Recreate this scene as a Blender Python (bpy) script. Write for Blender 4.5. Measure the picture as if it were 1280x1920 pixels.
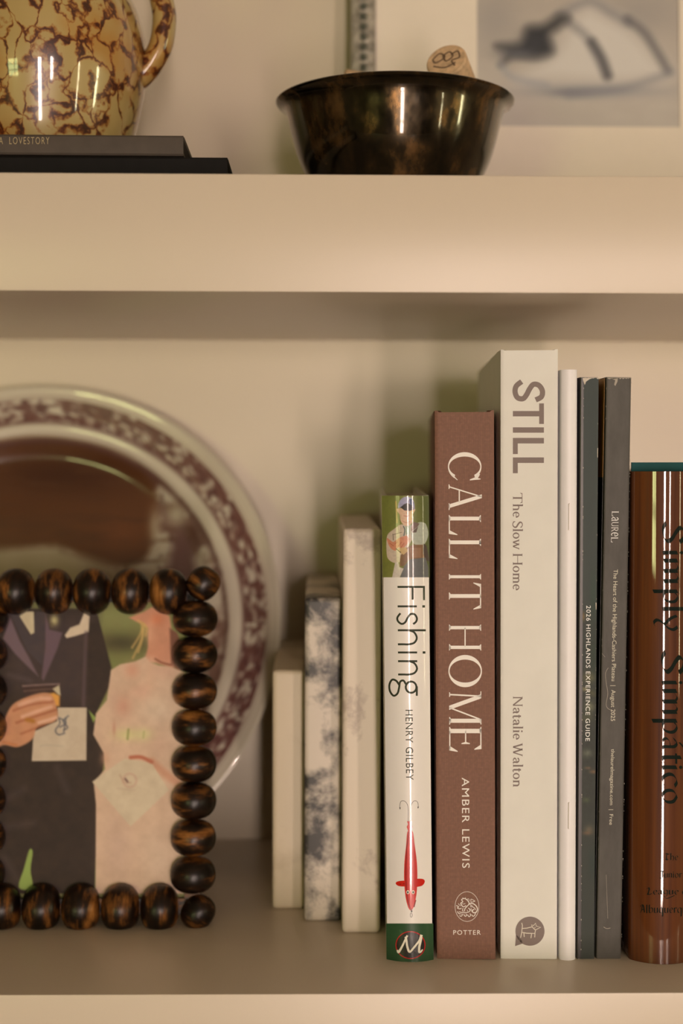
import bpy, bmesh, math, random
import numpy as np
from mathutils import Vector, Matrix

# ---------------------------------------------------------------- scene, camera, light
scene = bpy.context.scene
for o in list(bpy.data.objects): bpy.data.objects.remove(o, do_unlink=True)
COL = scene.collection
R = math.radians
FPX = 50.0/36.0*1920.0
YAW, PITCH, ROLL = R(0.94), R(2.19), R(0.16)
CAM = Vector((0.0, -0.623, 0.238))
FW = Vector((math.sin(YAW)*math.cos(PITCH), math.cos(YAW)*math.cos(PITCH), -math.sin(PITCH)))
R0 = Vector((math.cos(YAW), -math.sin(YAW), 0)); U0 = R0.cross(FW)
RT = R0*math.cos(ROLL) + U0*math.sin(ROLL); UP = U0*math.cos(ROLL) - R0*math.sin(ROLL)
cd = bpy.data.cameras.new('camera'); cam = bpy.data.objects.new('camera', cd); COL.objects.link(cam)
cam.matrix_world = Matrix(((RT.x, UP.x, -FW.x, CAM.x), (RT.y, UP.y, -FW.y, CAM.y), (RT.z, UP.z, -FW.z, CAM.z), (0, 0, 0, 1)))
cd.lens = 50; cd.sensor_width = 36; cd.clip_start = 0.02; cd.clip_end = 60
cd.dof.use_dof = True; cd.dof.focus_distance = 0.664; cd.dof.aperture_fstop = 4.0; cd.dof.aperture_blades = 9
scene.camera = cam
scene.view_settings.view_transform = 'Standard'; scene.view_settings.look = 'None'
scene.view_settings.exposure = 0.08; scene.view_settings.gamma = 1.0; scene.view_settings.use_curve_mapping = False
scene.cycles.use_denoising = True
scene.cycles.max_bounces = 8; scene.cycles.sample_clamp_indirect = 6.0

world = bpy.data.worlds.new('sky'); scene.world = world; world.use_nodes = True
wn = world.node_tree; wn.nodes.clear()
wo = wn.nodes.new('ShaderNodeOutputWorld'); wb = wn.nodes.new('ShaderNodeBackground'); ws = wn.nodes.new('ShaderNodeTexSky')
ws.sky_type = 'HOSEK_WILKIE'; ws.sun_direction = (-0.3, -0.5, 0.8); ws.turbidity = 4
wb.inputs['Strength'].default_value = 0.6
wn.links.new(ws.outputs[0], wb.inputs[0]); wn.links.new(wb.outputs[0], wo.inputs[0])

def window_light(name, loc, yaw, sx, sz, power, col):
    """daylight entering through one window opening; yaw 0 faces +Y, positive turns towards -X"""
    l = bpy.data.lights.new(name, 'AREA'); l.shape = 'RECTANGLE'; l.size = sx; l.size_y = sz
    l.energy = power; l.color = col
    o = bpy.data.objects.new(name, l); COL.objects.link(o); o.location = loc
    o.rotation_euler = (R(90), 0, yaw+R(180)) if False else (R(90), 0, yaw)
    # area lights shine along local -Z: rotate so that -Z looks along +Y turned by yaw
    o.rotation_euler = Matrix.Rotation(yaw, 3, 'Z').to_4x4().to_quaternion().to_matrix().to_4x4().to_euler()
    d = Vector((-math.sin(yaw), math.cos(yaw), 0))
    o.rotation_euler = d.to_track_quat('-Z', 'Y').to_euler()
    return o
ZF, ZC = -1.15, 1.45                      # room floor and ceiling heights (the lower shelf is z = 0)
XL, XR, YB, YW = -2.4, 2.2, -3.3, 0.275   # room extents
# window openings: (name, wall, centre along wall, half width, z0, z1, power, colour)
WINDOWS = [
    ('window_1', 'back', 1.17, 0.13, -0.25, 0.58, 44, (1.0, 0.78, 0.67)),
    ('window_4', 'back', 0.34, 0.13, -1.05, 0.52, 80, (1.0, 0.785, 0.68)),
    ('window_5', 'back', -1.45, 0.40, -0.15, 0.50, 20, (0.80, 0.83, 0.32)),
    ('window_2', 'right', -1.85, 0.10, -0.35, 0.55, 24, (0.97, 0.88, 0.55)),
    ('window_3', 'right', -0.62, 0.10, -0.35, 0.55, 20, (0.90, 0.86, 0.50)),
]

# ---------------------------------------------------------------- helpers
def lin(c):
    return tuple(((v/255)/12.92 if v/255 <= 0.04045 else ((v/255+0.055)/1.055)**2.4) for v in c)
def ray(px, py): return FW + RT*((px-640)/FPX) + UP*((960-py)/FPX)
def at(px, py, Y):
    d = ray(px, py); t = (Y-CAM.y)/d.y; return CAM + d*t
def link(o, parent=None):
    COL.objects.link(o)
    if parent: o.parent = parent
    return o
def tag(o, label=None, cat=None, group=None, kind=None):
    if label: o['label'] = label
    if cat: o['category'] = cat
    if group: o['group'] = group
    if kind: o['kind'] = kind
    return o
def empty(name, M, label, cat, group=None):
    o = bpy.data.objects.new(name, None); COL.objects.link(o); o.matrix_world = M
    o.empty_display_size = 0.02
    return tag(o, label, cat, group)
class MB:
    def __init__(s): s.v = []; s.f = []; s.sm = []
    def add(s, vs, fs, smooth=False):
        b = len(s.v); s.v += [tuple(v) for v in vs]; s.f += [tuple(i+b for i in f) for f in fs]; s.sm += [smooth]*len(fs)
    def box(s, x0, x1, y0, y1, z0, z1):
        s.add([(x0,y0,z0),(x1,y0,z0),(x1,y1,z0),(x0,y1,z0),(x0,y0,z1),(x1,y0,z1),(x1,y1,z1),(x0,y1,z1)],
              [(0,3,2,1),(4,5,6,7),(0,1,5,4),(1,2,6,5),(2,3,7,6),(3,0,4,7)])
    def lathe(s, prof, n=48, cx=0, cy=0, cz=0, closed=False):
        k = len(prof); vs = []; fs = []
        for j in range(n):
            a = 2*math.pi*j/n
            for (r, z) in prof: vs.append((cx+r*math.cos(a), cy+r*math.sin(a), cz+z))
        for j in range(n):
            j2 = (j+1) % n
            for i in range(k if closed else k-1):
                i2 = (i+1) % k
                fs.append((j*k+i, j2*k+i, j2*k+i2, j*k+i2))
        s.add(vs, fs, True)
    def tube(s, pts, rads, n=12, flat=1.0, cap=True):
        P = [Vector(p) for p in pts]; vs = []; fs = []; prev = None
        for i, p in enumerate(P):
            t = (P[min(i+1, len(P)-1)]-P[max(i-1, 0)]).normalized()
            a = prev if prev is not None else (Vector((0,1,0)) if abs(t.y) < 0.9 else Vector((1,0,0)))
            a = (a - t*a.dot(t)).normalized(); b = t.cross(a); prev = a
            r = rads[i] if hasattr(rads, '__len__') else rads
            for j in range(n):
                q = 2*math.pi*j/n; vs.append(p + a*(r*flat*math.cos(q)) + b*(r*math.sin(q)))
        for i in range(len(P)-1):
            for j in range(n):
                j2 = (j+1) % n; fs.append((i*n+j, i*n+j2, (i+1)*n+j2, (i+1)*n+j))
        if cap: fs.append(tuple(range(n-1, -1, -1))); fs.append(tuple((len(P)-1)*n+j for j in range(n)))
        s.add(vs, fs, True)
    def mesh(s, name, mat=None, bevel=0, seg=2):
        me = bpy.data.meshes.new(name); me.from_pydata(s.v, [], s.f); me.update()
        bm = bmesh.new(); bm.from_mesh(me)
        bmesh.ops.remove_doubles(bm, verts=bm.verts, dist=1e-7)
        bmesh.ops.recalc_face_normals(bm, faces=bm.faces)
        if bevel:
            es = [e for e in bm.edges if len(e.link_faces) == 2 and e.calc_face_angle(0) > 0.6]
            r = bmesh.ops.bevel(bm, geom=es, offset=bevel, segments=seg, affect='EDGES', profile=0.6)
            for f in bm.faces: f.smooth = True
        bm.to_mesh(me); bm.free()
        if not bevel and any(s.sm):
            me.shade_smooth()
            try: me.set_sharp_from_angle(angle=R(38))
            except Exception: pass
        if bevel:
            try: me.set_sharp_from_angle(angle=R(50))
            except Exception: pass
        if mat: me.materials.append(mat)
        return me
    def build(s, name, mat, parent=None, bevel=0, seg=2):
        return link(bpy.data.objects.new(name, s.mesh(name, mat, bevel, seg)), parent)

# ---- materials (all procedural)
def nodes(name):
    m = bpy.data.materials.new(name); m.use_nodes = True
    nt = m.node_tree; b = nt.nodes['Principled BSDF']
    return m, nt, b
def N(nt, typ, **kw):
    n = nt.nodes.new(typ)
    for k, v in kw.items():
        if hasattr(n, k): setattr(n, k, v)
        else: n.inputs[k].default_value = v
    return n
def ramp(nt, src, stops, interp='LINEAR'):
    r = nt.nodes.new('ShaderNodeValToRGB'); cr = r.color_ramp; cr.interpolation = interp
    while len(cr.elements) < len(stops): cr.elements.new(0.5)
    for e, (p, c) in zip(cr.elements, stops): e.position = p; e.color = (*c[:3], 1)
    nt.links.new(src, r.inputs[0]); return r.outputs[0]
def coords(nt, scale=(1,1,1), rnd=False):
    tc = nt.nodes.new('ShaderNodeTexCoord'); mp = nt.nodes.new('ShaderNodeMapping'); mp.inputs['Scale'].default_value = scale
    nt.links.new(tc.outputs['Object'], mp.inputs[0])
    if rnd:
        oi = nt.nodes.new('ShaderNodeObjectInfo'); ml = nt.nodes.new('ShaderNodeVectorMath'); ml.operation = 'SCALE'
        ml.inputs[0].default_value = (31, 17, 23); nt.links.new(oi.outputs['Random'], ml.inputs['Scale']); nt.links.new(ml.outputs[0], mp.inputs['Location'])
    return mp.outputs[0]
def bump(nt, b, src, strength, dist):
    bp = nt.nodes.new('ShaderNodeBump'); bp.inputs['Strength'].default_value = strength; bp.inputs['Distance'].default_value = dist
    nt.links.new(src, bp.inputs['Height']); nt.links.new(bp.outputs[0], b.inputs['Normal'])
def mat(name, col, rough=0.5, metal=0, coat=0, var=0.06, vs=120, bs=0, bd=0.0001, bscale=900, coat_rough=0.03, spec=0.5):
    m, nt, b = nodes(name); v = coords(nt)
    n = N(nt, 'ShaderNodeTexNoise', Scale=vs, Detail=4.0); nt.links.new(v, n.inputs['Vector'])
    lo = tuple(c*(1-var) for c in col); hi = tuple(min(1, c*(1+var)) for c in col)
    nt.links.new(ramp(nt, n.outputs[0], [(0.3, lo), (0.7, hi)]), b.inputs['Base Color'])
    b.inputs['Roughness'].default_value = rough; b.inputs['Metallic'].default_value = metal
    b.inputs['Coat Weight'].default_value = coat; b.inputs['Coat Roughness'].default_value = coat_rough
    b.inputs['Specular IOR Level'].default_value = spec
    if bs:
        n2 = N(nt, 'ShaderNodeTexNoise', Scale=bscale, Detail=2.0); nt.links.new(v, n2.inputs['Vector']); bump(nt, b, n2.outputs[0], bs, bd)
    return m
def print_mat(name, rough=0.5, coat=0.0, spec=0.5):
    m, nt, b = nodes(name); a = nt.nodes.new('ShaderNodeVertexColor'); a.layer_name = 'ink'
    nt.links.new(a.outputs[0], b.inputs['Base Color']); b.inputs['Roughness'].default_value = rough
    b.inputs['Coat Weight'].default_value = coat; b.inputs['Coat Roughness'].default_value = 0.03; b.inputs['Specular IOR Level'].default_value = spec
    return m
ILL = (0.92, 0.76, 0.58)      # tint of the daylight falling on the spines; print colours are read relative to it
def alb(c, k=1.0):
    l = lin(c); return tuple(min(0.92, max(0.003, l[i]/ILL[i]*k)) for i in range(3))

paint = mat('cream_paint', (0.655, 0.57, 0.465), 0.33, var=0.012, vs=9, bs=0.05, bd=0.0002, bscale=500)
paint_wall = mat('cream_panel_paint', (0.66, 0.59, 0.455), 0.38, var=0.015, vs=6)
page = mat('page_edges', (0.72, 0.66, 0.54), 0.8, var=0.08, vs=300)
room_wall = mat('room_wall_paint', (0.26, 0.21, 0.15), 0.7, var=0.03, vs=3)
room_dark = mat('room_far_wall_paint', (0.12, 0.09, 0.06), 0.7, var=0.03, vs=3)
floor_mat = mat('oak_floor', (0.12, 0.08, 0.05), 0.45, var=0.2, vs=5)
ceil_mat = mat('ceiling_paint', (0.40, 0.34, 0.26), 0.8, var=0.02, vs=3)
sash_mat = mat('window_sash_paint', (0.35, 0.30, 0.24), 0.4, var=0.03, vs=9)

# ---- numpy painting for flat printed pictures
def vnoise(x, y, seed=0):
    xi = np.floor(x).astype(int); yi = np.floor(y).astype(int); fx = x-xi; fy = y-yi
    fx = fx*fx*(3-2*fx); fy = fy*fy*(3-2*fy)
    def h(a, b):
        v = np.sin(a*127.1+b*311.7+seed*74.7)*43758.5453; return v-np.floor(v)
    return (h(xi,yi)*(1-fx)+h(xi+1,yi)*fx)*(1-fy)+(h(xi,yi+1)*(1-fx)+h(xi+1,yi+1)*fx)*fy
def fbm(x, y, seed=0, o=4):
    s = 0; a = 0.5
    for i in range(o): s = s+a*vnoise(x*2**i, y*2**i, seed+i); a *= 0.5
    return s/(1-0.5**o)
def smooth_pts(pts, closed=True, k=6):
    P = [np.array(p, float) for p in pts]; n = len(P); out = []
    rng = range(n if closed else n-1)
    for i in rng:
        g = (lambda j: P[j % n]) if closed else (lambda j: P[min(max(j, 0), n-1)])
        p0, p1, p2, p3 = g(i-1), g(i), g(i+1), g(i+2)
        for q in range(k):
            t = q/k
            out.append(0.5*((2*p1)+(-p0+p2)*t+(2*p0-5*p1+4*p2-p3)*t*t+(-p0+3*p1-3*p2+p3)*t**3))
    if not closed: out.append(P[-1])
    return out
class Canvas:
    def __init__(s, X, Y, base): s.X = X; s.Y = Y; s.c = np.zeros(X.shape+(3,)); s.c[:] = base
    def mix(s, a, col):
        a = np.clip(a, 0, 1)[..., None]; s.c = s.c*(1-a)+np.array(col, float)*a
    def _sd(s, P, closed):
        d = np.full(s.X.shape, 1e9); ins = np.zeros(s.X.shape, bool); n = len(P)
        for i in range(n if closed else n-1):
            ax, ay = P[i]; bx, by = P[(i+1) % n]; dx, dy = bx-ax, by-ay; L = dx*dx+dy*dy+1e-9
            t = np.clip(((s.X-ax)*dx+(s.Y-ay)*dy)/L, 0, 1)
            d = np.minimum(d, np.hypot(s.X-ax-t*dx, s.Y-ay-t*dy))
            if closed and ay != by:
                c = ((ay > s.Y) != (by > s.Y)) & (s.X < (bx-ax)*(s.Y-ay)/(by-ay)+ax); ins ^= c
        return d, ins
    def poly(s, pts, col, soft=6, sm=False, op=1.0):
        P = smooth_pts(pts) if sm else pts
        d, ins = s._sd(P, True); sd = np.where(ins, -d, d); s.mix(op*(0.5-sd/soft), col)
    def line(s, pts, col, w, soft=6, op=1.0, sm=True):
        P = smooth_pts(pts, False) if sm and len(pts) > 2 else pts
        d, _ = s._sd(P, False); s.mix(op*(0.5-(d-w/2)/soft), col)
    def blob(s, cx, cy, rx, ry, col, op=1.0):
        q = ((s.X-cx)/rx)**2+((s.Y-cy)/ry)**2; s.mix(op*np.exp(-q*1.5), col)
def grid_mesh(name, P3, cols, material, parent):
    """P3: (h,w,3) vertex positions, cols: (h,w,3) linear colours"""
    h, w = P3.shape[:2]; me = bpy.data.meshes.new(name)
    idx = np.arange(h*w).reshape(h, w)
    F = np.stack([idx[:-1,:-1], idx[1:,:-1], idx[1:,1:], idx[:-1,1:]], -1).reshape(-1, 4)
    me.from_pydata(P3.reshape(-1, 3).tolist(), [], F.tolist()); me.update()
    a = me.color_attributes.new('ink', 'FLOAT_COLOR', 'POINT')
    rgba = np.ones((h*w, 4), np.float32); rgba[:, :3] = cols.reshape(-1, 3); a.data.foreach_set('color', rgba.ravel())
    me.materials.append(material); me.shade_smooth()
    return link(bpy.data.objects.new(name, me), parent)
def np_alb(c, k=1.0):
    v = np.clip(c, 0, 255)/255; l = np.where(v <= 0.04045, v/12.92, ((v+0.055)/1.055)**2.4)
    return np.clip(l/np.array(ILL)*k, 0.003, 0.92)

# ---- surfaces that prints are laid on
class Surf:
    """a thing's front surface in its own local frame: y = f(x); hit() follows the sight line onto it"""
    def __init__(s, M, f=None): s.M = M; s.Mi = M.inverted(); s.f = f or (lambda u: 0.0); s.o = s.Mi @ CAM; s.R3 = s.Mi.to_3x3()
    def hit(s, px, py, off=0.0):
        d = s.R3 @ ray(px, py); y = 0.0
        for _ in range(5):
            t = (y-s.o.y)/d.y; p = s.o+d*t; y = s.f(p.x)
        t = (y-off-s.o.y)/d.y; return s.o+d*t
def arc_f(hw, b):
    if b <= 1e-6: return lambda u: 0.0
    Rr = (hw*hw+b*b)/(2*b)
    return lambda u: -(math.sqrt(max(Rr*Rr-min(abs(u), hw)**2, 0))-(Rr-b))
def ink(name, polys, surf, material, parent, off=0.00006, cuts=None, fn=None):
    """polys in photograph-plane units (after fn) -> flat printed shapes lying on the surface"""
    bm = bmesh.new()
    for P in polys:
        Q = [fn(x, y) for x, y in P] if fn else P
        try: bm.faces.new([bm.verts.new((x, -y, 0)) for x, y in Q])
        except ValueError: pass
    bmesh.ops.triangulate(bm, faces=[f for f in bm.faces if len(f.verts) > 4])
    if cuts:
        xs = [v.co.x for v in bm.verts]; x0, x1 = min(xs), max(xs); x = math.floor(x0/cuts)*cuts+cuts
        while x < x1:
            bmesh.ops.bisect_plane(bm, geom=bm.verts[:]+bm.edges[:]+bm.faces[:], plane_co=(x, 0, 0), plane_no=(1, 0, 0)); x += cuts
    for v in bm.verts: v.co = surf.hit(v.co.x, -v.co.y, off)
    for f in bm.faces:
        f.normal_update()
        if f.normal.y > 0: f.normal_flip()
    me = bpy.data.meshes.new(name); bm.to_mesh(me); bm.free(); me.materials.append(material)
    return link(bpy.data.objects.new(name, me), parent)

# ---- lettering: pen strokes
def ribbon(pts, w, sm=True, k=6, closed=False):
    """constant or per-point width stroke -> quads"""
    n0 = len(pts)
    ws = list(w) if hasattr(w, '__len__') else [w]*n0
    P3 = [(p[0], p[1], q) for p, q in zip(pts, ws)]
    if sm and n0 > 2: P3 = [tuple(q) for q in smooth_pts(P3, closed, k)]
    if closed: P3 = P3+[P3[0], P3[1]]
    out = []; L = []; Rr = []
    for i, p in enumerate(P3):
        a = P3[max(i-1, 0)]; b = P3[min(i+1, len(P3)-1)]
        dx, dy = b[0]-a[0], b[1]-a[1]; l = math.hypot(dx, dy) or 1; nx, ny = -dy/l*p[2]/2, dx/l*p[2]/2
        L.append((p[0]+nx, p[1]+ny)); Rr.append((p[0]-nx, p[1]-ny))
    for i in range(len(P3)-1): out.append([L[i], L[i+1], Rr[i+1], Rr[i]])
    if closed: out = out[:-1]
    return out
def nib(pts, w, ang=25, sm=True, k=6):
    P = [tuple(q) for q in smooth_pts(pts, False, k)] if sm and len(pts) > 2 else pts
    vx, vy = math.cos(R(ang))*w/2, math.sin(R(ang))*w/2; out = []
    for a, b in zip(P, P[1:]):
        dx, dy = b[0]-a[0], b[1]-a[1]
        if abs(dx*vy-dy*vx) < 1e-4*w: continue
        out.append([(a[0]+vx, a[1]+vy), (b[0]+vx, b[1]+vy), (b[0]-vx, b[1]-vy), (a[0]-vx, a[1]-vy)])
    t = w*0.12   # hairline so that the thinnest turns keep some body
    return out+ribbon(P, t, sm=False)
def ring(cx, cy, rx, ry, a0, a1, tx, ty, n=36):
    out = []
    for i in range(n):
        q = [R(a0+(a1-a0)*j/n) for j in (i, i+1)]
        o = [(cx+rx*math.cos(a), cy+ry*math.sin(a)) for a in q]; k = [(cx+(rx-tx)*math.cos(a), cy+(ry-ty)*math.sin(a)) for a in q]
        out.append([o[0], o[1], k[1], k[0]])
    return out
def disc(cx, cy, rx, ry, n=40): return [[(cx+rx*math.cos(2*math.pi*i/n), cy+ry*math.sin(2*math.pi*i/n)) for i in range(n)]]
class Serif:
    def __init__(s, st, hr, sl, h, br, xh=0.66): s.st, s.hr, s.sl, s.h, s.br, s.xh = st, hr, sl, h, br, xh
    def stem(s, x, y0, y1, w=None, b='lr', t='lr'):
        w = s.st if w is None else w; sl, h, br = s.sl, s.h, s.br; out = [[(x-w/2,y0),(x+w/2,y0),(x+w/2,y1),(x-w/2,y1)]]
        for (side, y, sg) in ((b, y0, 1), (t, y1, -1)):
            if 'l' in side: out.append([(x-w/2-sl,y),(x,y),(x,y+sg*(h+br)),(x-w/2,y+sg*(h+br)),(x-w/2-sl*0.3,y+sg*(h+br*0.25)),(x-w/2-sl,y+sg*h)][::sg])
            if 'r' in side: out.append([(x+w/2+sl,y),(x,y),(x,y+sg*(h+br)),(x+w/2,y+sg*(h+br)),(x+w/2+sl*0.3,y+sg*(h+br*0.25)),(x+w/2+sl,y+sg*h)][::sg])
        return out
    def bar(s, x0, x1, y, t=None):
        t = s.hr if t is None else t; return [[(x0,y-t/2),(x1,y-t/2),(x1,y+t/2),(x0,y+t/2)]]
    def diag(s, x0, y0, x1, y1, w): return [[(x0-w/2,y0),(x0+w/2,y0),(x1+w/2,y1),(x1-w/2,y1)]]
    def feet(s, x, y, w, sg=1):
        return [[(x-w/2-s.sl,y),(x+w/2+s.sl,y),(x+w/2+s.sl,y+sg*s.h),(x+w/2*0.7,y+sg*(s.h+s.br*0.5)),(x-w/2*0.7,y+sg*(s.h+s.br*0.5)),(x-w/2-s.sl,y+sg*s.h)]]
    def arch(s, x0, x1, w=None):
        xh = s.xh; st = s.st; rx = (x1-x0)/2; ry = xh*0.36
        return ring((x0+x1)/2-st*0.1, xh-ry+0.015, rx+st/2+st*0.1, ry, 0, 165, st, s.hr*1.5, 16)+s.stem(x1, 0, xh-ry+0.02, t='')
    def g(s, ch):
        st, hr, sl, xh = s.st, s.hr, s.sl, s.xh; S = s.stem; e = st/2+sl
        if ch == 'C': return ring(.46,.5,.46,.52,38,322,st*1.1,hr)+[[(.80,.80),(.86,.66),(.89,.66),(.86,.99),(.835,.99)],[(.82,.82),(.84,.90),(.70,.975),(.68,.95)],[(.74,.10),(.89,.27),(.87,.28),(.72,.14)]], .92
        if ch == 'A': return s.diag(.10,0,.45,1.02,hr*1.25)+s.diag(.78,0,.43,1.03,st*1.05)+s.bar(.22,.66,.33)+s.feet(.10,0,hr*1.3)+s.feet(.79,0,st), .92
        if ch == 'L': return S(.14,0,1)+s.bar(.14,.64,hr/2)+[[(.52,0),(.66,0),(.70,.27),(.675,.27)]], .70
        if ch == 'I': return S(e,0,1), 2*e
        if ch == 'T': return S(.44,0,1,t='')+s.bar(.05,.83,1-hr/2)+[[(.04,1),(.16,1),(.02,.76),(-.005,.76)],[(.84,1),(.72,1),(.86,.76),(.885,.76)]], .88
        if ch == 'H': return S(e,0,1)+S(.86,0,1)+s.bar(e,.86,.5), .86+e
        if ch == 'O': return ring(.5,.5,.5,.52,0,360,st*1.15,hr,48), 1.0
        if ch == 'M': return s.diag(.12,0,.17,1,hr*1.3)+s.feet(.12,0,hr)+s.diag(.17,1,.53,.0,st*1.05)+s.diag(.90,1,.52,.0,hr*1.3)+S(.93,0,1,b='lr',t='r')+[[(.02,1),(.24,1),(.22,.96),(.02,.975)]], 1.03
        if ch == 'E': return S(e,0,1)+s.bar(e,.66,hr/2)+s.bar(e,.62,1-hr/2)+s.bar(e,.48,.51)+[[(.54,0),(.68,0),(.72,.26),(.695,.26)],[(.50,1),(.64,1),(.66,.78),(.635,.78)],[(.47,.38),(.495,.38),(.495,.64),(.47,.64),(.43,.51)]], .72
        if ch == 'N': return S(.12,0,1,w=hr*1.4,t='')+S(.76,0,1,w=hr*1.4,b='')+s.diag(.13,1,.76,-.01,st*1.1)+[[(.0,1),(.2,1),(.2,.965),(.0,.965)]], .88
        if ch == 'W': return s.diag(.08,1,.32,0,st)+s.diag(.55,1,.32,0,hr*1.4)+s.diag(.50,1,.76,0,st)+s.diag(1.02,1,.77,0,hr*1.4)+s.feet(.08,1,st,-1)+s.feet(.52,1,st,-1)+s.feet(1.02,1,hr,-1), 1.12
        if ch == 'S': return ribbon([(.50,.82),(.40,.96),(.25,1.0),(.10,.90),(.09,.72),(.27,.53),(.46,.38),(.50,.20),(.38,.03),(.22,-.01),(.06,.08),(.02,.22)],[hr,hr*1.2,hr*1.3,st*.8,st,st*1.15,st*1.1,st*.9,hr*1.5,hr*1.3,hr*1.3,hr])+[[(.49,.75),(.53,.75),(.53,.98),(.50,.98)],[(.0,.27),(.03,.27),(.04,.03),(.0,.03)]], .56
        if ch == 'U': return S(.14,.3,1,b='')+S(.72,.3,1,w=hr*1.4,b='')+ring(.43,.32,.29+st/2,.34,180,360,st,hr,20), .86
        if ch == 'R': return S(e,0,1)+ring(.36,.74,.27,.26,-90,90,st,hr,18)+s.bar(e,.36,1-hr/2)+s.bar(e,.36,.48+hr/2)+s.diag(.36,.48,.70,0,st), .80
        if ch == 'h': return S(e,0,1.06,t='l')+s.arch(e,e+.34)+[[(0,0)]*0] if False else (S(e,0,1.06,t='l')+s.arch(e,e+.34), 2*e+.34)
        if ch == 'n': return S(e,0,xh,t='l')+s.arch(e,e+.34), 2*e+.34
        if ch == 'm': return S(e,0,xh,t='l')+s.arch(e,e+.32)+s.arch(e+.32,e+.64), 2*e+.64
        if ch == 'l': return S(e,0,1.06,t='l'), 2*e
        if ch == 'i': return S(e,0,xh,t='l')+disc(e,.93,st*.62,st*.62,14), 2*e
        if ch == 'o': return ring(.27,xh/2,.27,xh/2+.015,0,360,st*.95,hr*1.3), .54
        if ch == 'e': return ring(.26,xh/2,.26,xh/2+.015,0,310,st*.95,hr*1.3)+s.bar(.05,.49,xh*.52), .50
        if ch == 'w': return s.diag(.06,xh,.24,0,st*.9)+s.diag(.42,xh,.24,0,hr*1.4)+s.diag(.38,xh,.58,0,st*.9)+s.diag(.78,xh,.58,0,hr*1.4)+s.feet(.06,xh,st,-1)+s.feet(.39,xh,st,-1)+s.feet(.78,xh,hr,-1), .86
        if ch == 'a': return S(.40,.05,xh*.66,b='')+ring(.235,xh*.66,.165+st/2,xh*.35,0,150,st,hr*1.4,14)+ring(.22,xh*.27,.2,xh*.29,60,300,st*.9,hr*1.3,20)+ribbon([(.40,.1),(.43,.01),(.52,.05)],[st,st*.6,hr])+disc(.09,xh*.80,st*.5,st*.5,10), .52
        if ch == 't': return S(.15,.08,xh+.17,b='',t='')+s.bar(.02,.33,xh-hr/2,hr*1.2)+ribbon([(.15,.12),(.18,.01),(.26,.0),(.34,.07)],[st,st*.7,hr*1.4,hr]), .34
        return [], .3
def set_text(font, txt, gap=0.09, space=0.3):
    x = 0; out = []
    for ch in txt:
        if ch == ' ': x += space; continue
        P, w = font.g(ch); out += [[(a+x, b) for a, b in q] for q in P if q]; x += w+gap
    return out, x-gap
_bc = {}
def builtin_text(txt, spacing=1.0, offset=0.0):
    cu = bpy.data.curves.new('t', 'FONT'); cu.body = txt; cu.size = 1; cu.space_character = spacing; cu.offset = offset; cu.resolution_u = 3
    o = bpy.data.objects.new('t', cu); COL.objects.link(o)
    dg = bpy.context.evaluated_depsgraph_get(); me = bpy.data.meshes.new_from_object(o.evaluated_get(dg))
    vs = [v.co.copy() for v in me.vertices]; P = [[(vs[i].x, vs[i].y) for i in p.vertices] for p in me.polygons]
    bpy.data.objects.remove(o); bpy.data.curves.remove(cu); bpy.data.meshes.remove(me)
    xs = [p[0] for q in P for p in q]; x0, x1 = min(xs), max(xs)
    capH = 0.729
    return [[((x-x0)/(x1-x0), y/capH) for x, y in q] for q in P], 1.0
def down(W, y0, y1, xb0, xt0, xb1=None, xt1=None):
    """text running down a spine: text x 0..W -> y0..y1, text y 0..1 -> xb..xt"""
    xb1 = xb0 if xb1 is None else xb1; xt1 = xt0 if xt1 is None else xt1
    def fn(x, y):
        t = x/W; return (xb0+(xb1-xb0)*t)*(1-y)+(xt0+(xt1-xt0)*t)*y, y0+(y1-y0)*t
    return fn
def across(W, x0, x1, yb, yt):
    return lambda x, y: (x0+(x1-x0)*x/W, yb+(yt-yb)*y)

# ---------------------------------------------------------------- room shell
def struct(name, mb, m, parent=None, bevel=0):
    o = mb.build(name, m, parent, bevel)
    if not parent: o['kind'] = 'structure'
    return o
T = 0.1
b = MB(); b.box(XL-T, XR+T, YB-T, YW+T, ZF-T, ZF); struct('floor', b, floor_mat)
b = MB(); b.box(XL-T, XR+T, YB-T, YW+T, ZC, ZC+T); struct('ceiling', b, ceil_mat)
b = MB(); b.box(XL-T, XL, YB-T, YW+T, ZF, ZC); struct('wall_left', b, room_wall)
b = MB(); b.box(XL, XR, YW, YW+T, ZF, ZC); struct('wall_front', b, room_wall)
def wall_open(name, wall, m):
    ops = sorted([w for w in WINDOWS if w[1] == wall], key=lambda w: w[2]); b = MB()
    lo, hi = (XL, XR) if wall == 'back' else (YB-T, YW+T)
    def bx(a0, a1, z0, z1):
        if wall == 'back': b.box(a0, a1, YB-T, YB, z0, z1)
        else: b.box(XR, XR+T, a0, a1, z0, z1)
    c = lo
    for w in ops:
        bx(c, w[2]-w[3], ZF, ZC); bx(w[2]-w[3], w[2]+w[3], ZF, w[4]); bx(w[2]-w[3], w[2]+w[3], w[5], ZC); c = w[2]+w[3]
    bx(c, hi, ZF, ZC); struct(name, b, m)
wall_open('wall_back', 'back', room_dark); wall_open('wall_right', 'right', room_wall)
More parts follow.
